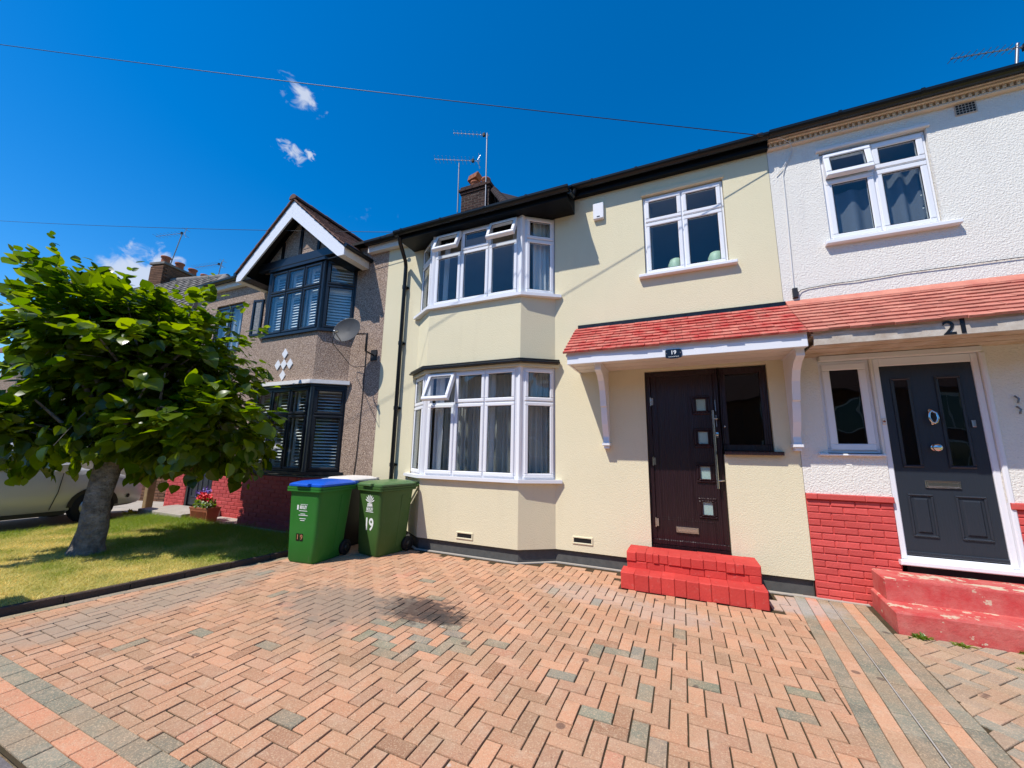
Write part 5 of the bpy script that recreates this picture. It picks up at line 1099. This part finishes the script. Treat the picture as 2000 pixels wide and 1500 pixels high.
# ------------------------------------------------------------------ wheelie bins
def rrect(w_, d, r, z, yo=0, n=4):
    P = []
    for cx, cy, a0 in ((w_/2-r, d/2-r, 0), (-w_/2+r, d/2-r, 90), (-w_/2+r, -d/2+r, 180), (w_/2-r, -d/2+r, 270)):
        for k in range(n+1): a = R(a0+90*k/n); P.append(Vector((cx+r*math.cos(a), yo+cy+r*math.sin(a), z)))
    return P
BIN_S = 1.0
def wheelie_bin(label, loc, rotz, body, lid, S=1.0):
    t_ = thing('wheelie_bin', label, 'bin', loc, rotz, 'wheelie bins by the lawn edge')
    def sc(ps): return [p*S for p in ps]
    mb = LMB(); mb.loft([sc(rrect(w_, d, r, z, yo)) for w_, d, r, z, yo in ((.40, .47, .05, .0, .0), (.43, .50, .055, .03, .0), (.455, .535, .055, .35, .005), (.49, .59, .055, .80, .015), (.505, .605, .055, .865, .018))], True); mb.build('body', body, t_)
    for s_ in (-1, 1):                        # moulded side ribs
        mb = LMB(); mb.loft([sc([Vector((s_*(x0-.006), y-.05, z)), Vector((s_*(x0+.007), y-.045, z)), Vector((s_*(x0+.007), y+.045, z)), Vector((s_*(x0-.006), y+.05, z))]) for x0, y, z in ((.214, .10, .10), (.224, .115, .40), (.242, .14, .78))]); mb.build('side_rib', body, t_)
    mb = LMB(); mb.loft([sc(rrect(.535, .635, .05, .845, .018)), sc(rrect(.56, .66, .05, .85, .018)), sc(rrect(.56, .66, .05, .872, .018)), sc(rrect(.545, .645, .05, .874, .018)), sc(rrect(.56, .66, .05, .880, .018)), sc(rrect(.56, .66, .05, .905, .018))]); mb.build('rim', body, t_)
    mb = LMB(); mb.loft([sc(rrect(.50, .60, .05, .905, .03)), sc(rrect(.545, .645, .05, .912, .025)), sc(rrect(.545, .645, .05, .935, .025)), sc(rrect(.50, .60, .05, .950, .03)), sc(rrect(.40, .48, .05, .968, .06)), sc(rrect(.36, .44, .05, .970, .07))]); ld = mb.build('lid', lid, t_)
    mb = LMB(); mb.cbox(-.10*S, .10*S, -.345*S, -.27*S, .912*S, .948*S, .008); mb.build('lid_grip', lid, ld)
    for s_ in (-.2, .2): mb = LMB(); mb.cbox((s_-.03)*S, (s_+.03)*S, .33*S, .42*S, .90*S, .945*S, .006); mb.build('hinge', lid, ld)
    mb = LMB(); mb.tube([(-.25*S, .40*S, .90*S), (.25*S, .40*S, .90*S)], .016*S, 8); mb.tube([(-.24*S, .31*S, .87*S), (-.24*S, .40*S, .90*S)], .016*S, 8); mb.tube([(.24*S, .31*S, .87*S), (.24*S, .40*S, .90*S)], .016*S, 8); mb.build('handle', body, t_)
    for s_ in (-1, 1):
        mb = LMB(); mb.lathe([(.02, -.028), (.085, -.028), (.10, -.018), (.10, .018), (.085, .028), (.02, .028)], (s_*.235*S, .25*S, .10*S), (1, 0, 0), 18); wh = mb.build('wheel', 'rubber', t_)
        mb = LMB(); mb.lathe([(0, 0), (.045, 0), (.04, .006), (0, .008)], (s_*(.235+.029)*S, .25*S, .10*S), (s_, 0, 0), 12); mb.build('hub_cap', 'bin_dark', wh)
    mb = LMB(); mb.tube([(-.24*S, .25*S, .10*S), (.24*S, .25*S, .10*S)], .012*S, 8); mb.build('axle', 'steel_dull', t_)
    return t_
def front_fr(z, x=0, S=None):
    S = S or BIN_S                   # frame on the sloped front face of a bin
    yo = -(.235+.0-(-.0)) ; pts = ((.03, -.25), (.35, -.2625), (.80, -.28)); 
    for (za, ya), (zb, yb) in zip(pts[:-1], pts[1:]):
        if za <= z <= zb: k = (z-za)/(zb-za); y = ya+(yb-ya)*k; v_ = Vector((0, yb-ya, zb-za)).normalized(); return Fr(Vector((x*S, (y-.0025)*S, z*S)), (1, 0, 0), Vector((0, -v_.z, v_.y)), v_)
BIN_S = 1.04
b1 = wheelie_bin('green wheelie bin with bright blue lid beside the lawn', (-4.56, -1.31, .006), R(6), 'bin_green', 'bin_blue', 1.04)
text('lettering', 'BEXLEY', .055, 'sticker_white', b1, front_fr(.655, -.0), .0008, .0016, .62, local=True); text('lettering', 'LONDON BOROUGH OF', .016, 'sticker_white', b1, front_fr(.69, .01), .0008, 0, .66, local=True)
for z, w_, x in ((.615, .135, 0), (.578, .075, .0), (.562, .145, .005), (.522, .10, .0), (.50, .07, .0)):
    f = front_fr(z, x); mb = LMB(); mb.box(-w_/2, w_/2, 0, .0012, -.0035, .0035, f); mb.build('sticker_line', 'sticker_white', b1)
f = front_fr(.655, -.085); mb = LMB(); mb.box(-.012, .012, 0, .0012, -.03, .03, f); mb.build('crest', 'sticker_white', b1)
for k, ch_ in enumerate('19'):
    f = front_fr(.30, -.055+k*.058); mb = LMB(); mb.box(-.025, .025, 0, .001, -.045, .045, f); mb.build('number_tile', 'sticker_black', b1); f.o = f.p(0, .001, 0); text('numeral', ch_, .085, 'sticker_bronze', b1, f, .0006, .001, local=True)
BIN_S = 1.02
b2 = wheelie_bin('olive green wheelie bin with matching green lid against the cream bay', (-4.02, -.66, .006), R(-9), 'bin_olive', 'bin_olive_lid', 1.02)
text('lettering', 'BEXLEY', .055, 'sticker_white', b2, front_fr(.60, .03), .0008, .0016, .75, local=True); text('lettering', 'LONDON BOROUGH OF', .018, 'sticker_white', b2, front_fr(.635, .03), .0008, 0, .6, local=True)
f = front_fr(.57, .03); mb = LMB(); mb.box(-.08, .08, 0, .0012, -.004, .004, f); mb.build('sticker_line', 'sticker_white', b2)
f = front_fr(.715, .03); mb = LMB()
for a0, a1, c0, c1 in ((-.055, .055, -.07, -.055), (-.05, .05, -.05, -.035)): mb.box(a0, a1, 0, .0012, c0, c1, f)
for k in range(7): a = R(90+(k-3)*26); mb.prism([f.p(.0, 0, -.03), f.p(.075*math.cos(a-.12), 0, .075*math.sin(a-.12)-.01), f.p(.10*math.cos(a), 0, .085*math.sin(a)), f.p(.075*math.cos(a+.12), 0, .075*math.sin(a+.12)-.01)], f.n*(.0012+.0001*k))
mb.build('crest', 'sticker_white', b2)
text('numeral', '1', .23, 'sticker_white', b2, front_fr(.40, -.02), .0008, .004, .9, local=True); text('numeral', '9', .23, 'sticker_white', b2, front_fr(.40, .075), .0008, .004, .9, local=True)
b3 = wheelie_bin('dark wheelie bin with grubby white lid squeezed behind the other two', (-4.86, -.58, .008), R(3), 'bin_dark', 'bin_white', 1.04)

# ------------------------------------------------------------------ planter with flowers
pt = thing('planter_trough', 'ribbed terracotta trough of red and purple flowers by the door step', 'planter', (-8.62, -.50, .006), R(4))
def tro(k, z): return [Vector((x*k, y*k, z)) for x, y in ((-.26, -.12), (.26, -.12), (.26, .12), (-.26, .12))]
mb = LMB(); mb.loft([tro(.82, 0), tro(.94, .18), tro(1.0, .24), tro(1.04, .245), tro(1.04, .275), tro(.94, .275), tro(.92, .22)]); tb = mb.build('trough', 'terracotta', pt)
for i in range(17):
    x = -.22+i*.0275; mb = LMB(); mb.tube([(x*.85, -.104, .01), (x*.95, -.118, .20)], .008, 5); mb.build('rib', 'terracotta', tb)
mb = LMB(); mb.box(-.24, .24, -.105, .105, .2, .245); mb.build('soil', 'soil', pt)
def blobs(mb, cx, cy, cz, r, n, s_):
    for k in range(n):
        v_ = Vector((random.gauss(0, 1), random.gauss(0, 1), random.gauss(0, .7))).normalized()*r*random.random()**.4; c = Vector((cx, cy, cz))+v_; a = Vector((random.gauss(0, 1), random.gauss(0, 1), random.gauss(0, 1))).normalized(); b_ = a.orthogonal().normalized()
        mb.add([c-a*s_, c+b_*s_*.7, c+a*s_, c-b_*s_*.7], [(0, 1, 2, 3)])
for nm, m_, spots, s_, nn in (('red_flower', 'flower_red', ((-.05, -.04, .46, .10), (.06, -.03, .45, .09)), .028, 70), ('purple_flower', 'flower_purple', ((-.20, .0, .52, .10), (-.10, .04, .56, .09)), .018, 60), ('white_flower', 'flower_white', ((.17, -.06, .33, .07), (-.02, -.1, .31, .06)), .015, 30)):
    for (x, y, z, r) in spots: mb = LMB(); blobs(mb, x, y, z, r, nn, s_); mb.build(nm, m_, pt)
mb = LMB(); blobs(mb, -.08, 0, .36, .16, 220, .03); blobs(mb, .12, -.02, .33, .13, 150, .028); tag(mb.build('foliage', 'weed', pt), kind='stuff')

# weeds at the foot of the white house steps and along the drive
def weed(label, x, y, z, r, n):
    t_ = thing('weed', label, 'weed', (x, y, z)); mb = MB()
    for k in range(n):
        a = random.uniform(0, 2*math.pi); l = r*random.uniform(.5, 1.1); e_ = random.uniform(.2, 1.1); d = Vector((math.cos(a)*math.cos(e_), math.sin(a)*math.cos(e_), math.sin(e_))); s_ = Vector((-math.sin(a), math.cos(a), 0)); o_ = Vector((x+random.gauss(0, r*.3), y+random.gauss(0, r*.2), z)); w_ = l*.14
        mb.add([o_, o_+d*l*.5+s_*w_, o_+d*l-Vector((0, 0, l*.2)), o_+d*l*.5-s_*w_], [(0, 1, 2, 3)])
    mb.build('leaves', 'weed', t_)
weed('bright green weed tuft at the left foot of the chipped red steps', 1.69, -.745, .0, .075, 60); weed('flat green weed in front of the chipped red steps', 1.93, -.775, .0, .06, 45); weed('tiny green weed in a joint of the brownish driveway', 2.10, -1.06, .004, .035, 16); weed('small weed at the right foot of the chipped red steps', 2.32, -.735, .0, .06, 35)
weed('leafy weed on the gravel patch beside the door step', -10.7, -.75, .01, .16, 60)
mb = MB(); mb.box(-11.1, -10.0, -1.15, -.74, -.1, .03); tag(mb.build('gravel_patch', 'gravel'), 'small patch of pale gravel beside the concrete door step', kind='structure')

# ------------------------------------------------------------------ silver car, nose towards the houses
car = thing('parked_car', 'silver hatchback parked on the concrete side drive, half hidden by the tree trunk', 'car', (-10.98, -2.72, .004))
# stations along y (local, +y nose): half width at sill/belt, sill z, belt z, roof half width, roof z
CS = [(-2.0, .60, .66, .34, .75, .55, .80), (-1.9, .74, .78, .27, .90, .60, 1.25), (-1.5, .80, .83, .22, .95, .62, 1.47), (-.8, .82, .85, .20, .95, .63, 1.53), (-.1, .82, .85, .20, .95, .63, 1.52), (.4, .82, .85, .20, .95, .61, 1.42), (.75, .82, .85, .21, .96, .60, 1.18), (1.0, .81, .84, .22, .96, .62, 1.00), (1.45, .79, .81, .24, .86, .60, .90), (1.75, .74, .75, .26, .76, .52, .79), (1.93, .60, .62, .28, .62, .42, .66)]
rings = []
for y, ws, wb, zs, zb, wr, zr in CS:
    h_ = [(0, zs), (ws*.8, zs), (ws, zs+.06), (wb, (zs+zb)/2), (wb*.985, zb), (wr+(wb-wr)*.25, zb+(zr-zb)*.72), (wr*.86, zr-.012), (0, zr)]
    rings.append([Vector((x, y, z)) for x, z in h_]+[Vector((-x, y, z)) for x, z in h_[::-1][1:-1]])
mb = LMB(); mb.loft(rings, True); body = mb.build('body', 'car_paint', car)
for s_ in (-1, 1):
    def side(y, k):                            # point on glasshouse side
        for a, b_ in zip(CS[:-1], CS[1:]):
            if a[0] <= y <= b_[0]: t_ = (y-a[0])/(b_[0]-a[0]); q = [u1+(u2-u1)*t_ for u1, u2 in zip(a, b_)]; break
        p0 = Vector((q[2]*.985, y, q[4])); p1 = Vector((q[5]+(q[2]-q[5])*.25, y, q[4]+(q[6]-q[4])*.72)); p = p0.lerp(p1, k); return Vector((s_*(p.x+.022), p.y, p.z))
    for ya, yb in ((-1.35, -.62), (-.55, .55)):
        mb = LMB(); n_ = 8; A = [side(ya+(yb-ya)*i/n_, .12) for i in range(n_+1)]; B = [side(ya+(yb-ya)*i/n_, .95) for i in range(n_+1)]
        mb.add(A+B, [(i, i+1, n_+2+i, n_+1+i) for i in range(n_)]); mb.build('side_window', 'car_glass', car)
    mb = LMB(); mb.loft([[Vector((s_*x, y, z)) for x, y, z in P] for P in (((.50, 1.62, .84), (.72, 1.40, .87), (.795, 1.30, .80), (.80, 1.40, .70), (.66, 1.78, .66)), ((.51, 1.64, .85), (.73, 1.41, .88), (.81, 1.30, .80), (.815, 1.42, .69), (.67, 1.80, .65)))]); mb.build('headlight', 'headlight', car)
    mb = LMB(); mb.lathe([(.0, 0), (.04, 0), (.035, .012), (0, .014)], (s_*.765, 1.66, .45), (s_*.8, .6, 0), 12); mb.build('fog_lamp', 'car_black', car)
    mb = LMB(); mb.loft([[Vector((s_*(.84+d), .62+y, 1.02+z)) for y, z in ((-.05, -.05), (.06, -.05), (.06, .06), (-.05, .06))] for d in (.0, .16)]); mb.build('mirror', 'car_paint', car)
    for yw in (1.15, -1.25):
        mb = LMB(); mb.lathe([(.18, -.10), (.285, -.10), (.305, -.07), (.305, .07), (.285, .10), (.18, .10)], (s_*.755, yw, .305), (1, 0, 0), 24); wh = mb.build('wheel', 'rubber', car)
        mb = LMB(); mb.lathe([(.0, .0), (.19, .0), (.185, .012), (.05, .02), (0, .02)], (s_*.846, yw, .305), (s_, 0, 0), 20); rm = mb.build('rim', 'steel', wh)
        mb = LMB()
        for k in range(6): a = R(60*k); mb.tube([(s_*.868, yw, .305), (s_*.862, yw+.15*math.cos(a), .305+.15*math.sin(a))], .018, 5)
        mb.build('spokes', 'car_black', wh)
        mb = LMB(); arc = [(yw+.345*math.cos(R(a)), .315+.345*math.sin(R(a))) for a in range(0, 181, 15)]; mb.loft([[Vector((s_*.60, y, z)) for y, z in arc], [Vector((s_*.852, y, z)) for y, z in arc]], caps=False); mb.add([Vector((s_*.853, y, z)) for y, z in arc], [tuple(range(len(arc)))]); mb.build('wheel_arch', 'car_black', car)
    mb = LMB(); mb.box(s_*.80-.03, s_*.80+.03, -.9, .8, .20, .27); mb.build('sill_trim', 'car_black', car)
    mb = LMB(); mb.tube([side(.68, -.0)+Vector((s_*.004, 0, -.03)), Vector((s_*.857, .66, .6)), Vector((s_*.838, .60, .30))], .006, 5); mb.tube([Vector((s_*.856, -.58, .93)), Vector((s_*.857, -.58, .55)), Vector((s_*.838, -.58, .28))], .006, 5); mb.build('door_seam', 'car_black', car)
    mb = LMB(); mb.tube([Vector((s_*.87, -.42, .80)), Vector((s_*.88, -.30, .80)), Vector((s_*.87, -.20, .80))], .014, 6); mb.build('door_handle', 'car_paint', car)
mb = LMB(); mb.add([Vector(p) for p in ((-.60, .92, 1.035), (.60, .92, 1.035), (.56, .46, 1.405), (-.56, .46, 1.405))], [(0, 1, 2, 3)]); mb.v = [(x, y+.03, z+.025) for x, y, z in mb.v]; mb.build('windscreen', 'car_glass', car)
mb = LMB(); mb.loft([[Vector((x, 1.88+d-abs(x)*.18, z)) for x, z in ((-.45, .34), (.45, .34), (.55, .46), (-.55, .46))] for d in (0, .07)]); mb.build('grille', 'car_black', car)

# ------------------------------------------------------------------ tree on the lawn
tree = thing('garden_tree', 'bushy broad-leaved tree with round crown on the front lawn', 'tree', (-7.17, -2.62, .04))
TB = Vector((-7.17, -2.62, .02))
trunk = [TB+Vector((0, 0, -.05)), TB+Vector((0, 0, .03)), TB+Vector((.01, 0, .14)), TB+Vector((.02, .01, .35)), TB+Vector((.05, .0, .7)), TB+Vector((.06, .02, 1.05)), TB+Vector((.10, .03, 1.4)), TB+Vector((.08, .05, 1.9))]
mb = MB(); mb.tube(trunk, [.26, .20, .165, .14, .135, .14, .12, .09], 16)
for v_i in range(len(mb.v)):
    x, y, z = mb.v[v_i]; k = .025*mnoise.noise((x*9, y*9, z*4)); c = Vector((TB.x+.03, TB.y, z)); d = (Vector((x, y, z))-c); d.z = 0; d = d.normalized()*k if d.length > 0 else d; mb.v[v_i] = (x+d.x, y+d.y, z)
tr = mb.build('trunk', 'bark', tree)
CC = Vector((-7.35, -2.25, 2.45)); CR_ = (1.35, 1.3, 1.45)
tips = []
for k in range(34):
    a = 2*math.pi*k/34*2.39+random.uniform(-.3, .3); e_ = random.uniform(-.25, 1.2); d = Vector((math.cos(a)*math.cos(e_), math.sin(a)*math.cos(e_), math.sin(e_)))
    end = CC+Vector((d.x*CR_[0], d.y*CR_[1], d.z*CR_[2]))*random.uniform(.72, .95); s0 = trunk[random.randrange(5, 8)]; mid = s0.lerp(end, .5)+Vector((random.gauss(0, .12), random.gauss(0, .12), random.uniform(.0, .25)))
    mb = MB(); mb.tube([s0, s0.lerp(mid, .5)+Vector((0, 0, .04)), mid, mid.lerp(end, .5), end], [.05, .038, .026, .016, .007], 6); mb.build('branch', 'bark', tr); tips.append((mid, end))
def leaf_geo(curl, fold):
    # rounded, pointed leaf, folded on its midrib; stalk at origin, tip along +y
    out = [(0, 0), (.30, .10), (.47, .34), (.45, .60), (.27, .85), (0, 1.08)]; V = []; Fc = []
    zc = lambda y: -curl*y*y
    mid = [(0, y) for _, y in out]
    for s_ in (-1, 1):
        k = len(V)
        for (x, y), (mx_, my) in zip(out, mid): V.append((s_*x, y-.5*0, zc(y)+fold*abs(x)+.03*math.sin(y*9)*abs(x))); V.append((0, my, zc(my)))
        for i in range(len(out)-1): Fc.append((k+2*i, k+2*i+1, k+2*i+3, k+2*i+2))
    return V, Fc
LG = [leaf_geo(.12, .18), leaf_geo(.28, .28), leaf_geo(.02, .10), leaf_geo(.35, .05)]
def leaf_xf(p, out, size):
    """matrix for a leaf hanging outwards and down from p, upper face to the light"""
    t_ = (out+Vector((random.gauss(0, .45), random.gauss(0, .45), random.gauss(-.35, .35)))).normalized(); up = Vector((random.gauss(0, .42), random.gauss(0, .42), 1))+out*.35; x = t_.cross(up).normalized(); z = x.cross(t_).normalized()
    M = Matrix((x, t_, z)).transposed().to_4x4(); M.translation = p; return M @ Matrix.Diagonal((size, size, size, 1))
leaves = []; camp = Vector((0, -CAMD, CAMH))
LOBES = [(Vector((-7.35, -2.2, 2.50)), (1.42, 1.38, 1.50), 80), (Vector((-6.22, -1.88, 1.74)), (.84, .84, .62), 26), (Vector((-7.62, -2.9, 2.92)), (1.0, .92, 1.08), 30), (Vector((-7.0, -2.0, 1.75)), (1.0, .95, .62), 26), (Vector((-7.75, -3.25, 1.60)), (.66, .55, .52), 14)]
for lc, lr, nsp in LOBES:
    for k in range(nsp*2):                                   # sprays: a twig with leaves either side, arching outwards and over
        d = Vector((random.gauss(0, 1), random.gauss(0, 1), random.gauss(.15, 1))).normalized(); shell = random.uniform(.62, .98) if k % 3 else random.uniform(.25, .6)
        wob_ = 1+.20*mnoise.noise(d*2.1+lc); p0 = lc+Vector((d.x*lr[0], d.y*lr[1], d.z*lr[2]))*shell*wob_
        g_ = (d+Vector((0, 0, random.uniform(-.5, .35)))).normalized(); L_ = random.uniform(.28, .62)
        for q in range(random.randint(15, 26)):
            t_ = random.random(); p = p0+g_*L_*(t_-.45)+Vector((0, 0, -.28*t_*t_*L_))+Vector((random.gauss(0, .075), random.gauss(0, .075), random.gauss(0, .06)))
            if p.z < .90+.16*mnoise.noise(p*2.0): continue
            if p.z < 1.22 and (p-Vector((TB.x, TB.y, p.z))).length < .5: continue
            leaves.append((p, (d*.6+g_*.7).normalized(), shell*wob_, random.choice((.085, .11, .13, .15, .17, .19))*random.uniform(.9, 1.1)))
        if k % 4 == 0:
            mb = MB(); mb.tube([p0-g_*L_*.9, p0-g_*L_*.2+Vector((0, 0, .02)), p0+g_*L_*.5-Vector((0, 0, .06))], [.010, .006, .003], 5); mb.build('twig', 'bark', tr)
for k in range(3600):                                        # inner foliage
    lc, lr, _ = LOBES[random.choice((0, 0, 0, 2, 3))]; d = Vector((random.gauss(0, 1), random.gauss(0, 1), random.gauss(0, 1))).normalized(); rad = random.random()**.4*.72
    p = lc+Vector((d.x*lr[0], d.y*lr[1], d.z*lr[2]))*rad
    if p.z > 1.25: leaves.append((p, d, rad, random.uniform(.12, .19)))
for k in range(22):                                          # leading shoots above the outline
    lc, lr, _ = LOBES[random.choice((0, 2))]; d = Vector((random.gauss(0, 1), random.gauss(0, 1), random.uniform(.1, 1.3))).normalized(); b0 = lc+Vector((d.x*lr[0], d.y*lr[1], d.z*lr[2]))*.98
    for q in range(8): leaves.append((b0+(d+Vector((0, 0, .5))).normalized()*q*.045+Vector((random.gauss(0, .03), random.gauss(0, .03), random.gauss(0, .03))), d, 1.0, random.uniform(.06, .12)))
def lscore(l):
    p, d, rad, s_ = l; v_ = (camp-p); pr = project(p)
    if not pr or not (0 < pr[0] < 2000 and 0 < pr[1] < 1500): return -1
    return (max(0, d.dot(v_.normalized()))*rad**3)*s_*s_/v_.length_squared
leaves.sort(key=lambda l: -lscore(l))
leaf_me = []
for V, Fc in LG:
    me = bpy.data.meshes.new('leaf'); me.from_pydata(V, [], Fc); me.polygons.foreach_set('use_smooth', [True]*len(Fc)); me.materials.append(MATS['leaf']); leaf_me.append(me)
crown_base = MB()
for p, d, rad, s_ in leaves[:300]:
    o = link('leaf', random.choice(leaf_me), tree); o.matrix_local = Matrix.Translation(-tree.location) @ leaf_xf(p, d, s_*1.12)
V, Fc, Cl = [], [], []
for p, d, rad, s_ in leaves[300:]:
    M = leaf_xf(p, d, s_); lv, lf = random.choice(LG); k = len(V); V += [tuple(M @ Vector(q)) for q in lv]; Fc += [tuple(i+k for i in f) for f in lf]; c = random.random(); Cl += [c]*len(lv)
me = bpy.data.meshes.new('crown'); me.from_pydata(V, [], Fc); me.polygons.foreach_set('use_smooth', [True]*len(Fc)); ca3 = me.color_attributes.new('Col', 'FLOAT_COLOR', 'POINT'); arr = np.ones((len(V), 4)); arr[:, :3] = np.array(Cl)[:, None]; ca3.data.foreach_set('color', arr.reshape(-1)); me.materials.append(MATS['leaf_mass']); tag(link('crown', me, tree), kind='stuff')

# ------------------------------------------------------------------ beyond the frame: unseen pier added to cast a shadow on the lawn edge, houses over the road (they show only in the glass)
pr_ = thing('shadow_pier', 'low brick pier added out of view to shade the street end of the lawn', 'pier', (-5.75, -4.15, 0))
mb = MB(); mb.box(-5.90, -5.60, -4.30, -4.0, -.1, .74); pb_ = mb.build('shaft', 'road_brick', pr_); mb = MB(); mb.cbox(-5.94, -5.56, -4.34, -3.96, .741, .80, .01); mb.build('cap', 'concrete', pr_)
op = thing('opposite_terrace', 'brick terrace over the road, seen only mirrored in the window panes', 'terrace', (0, -24, 0))
mb = MB(); mb.box(-90, 90, -30, -23, -.15, 5.2); mb.build('wall', 'road_brick', op)
mb = MB(); mb.prism([(-90.4, -22.5, 5.1), (90.4, -22.5, 5.1), (90.4, -26.5, 8.4), (-90.4, -26.5, 8.4)], (0, 0, -.1)); mb.prism([(-90.4, -30.5, 5.1), (90.4, -30.5, 5.1), (90.4, -26.503, 8.4), (-90.4, -26.503, 8.4)], (0, 0, -.1)); mb.build('roof', 'tile_brown', op)
for i in range(26):
    for z0 in (.9, 3.3):
        x = -50+i*3.9; mb = MB(); mb.box(x, x+1.7, -22.99, -22.93, z0, z0+1.35); wv = mb.build('window', 'upvc', op); mb = MB(); mb.box(x+.09, x+.82, -22.925, -22.915, z0+.1, z0+1.25); mb.box(x+.88, x+1.61, -22.925, -22.915, z0+.1, z0+1.25); mb.build('pane', 'car_glass', wv)
    if i % 2 == 0: mb = MB(); mb.box(x-1.0, x-.3, -26.9, -26.1, 7.8, 9.6); mb.build('chimney', 'road_brick', op)
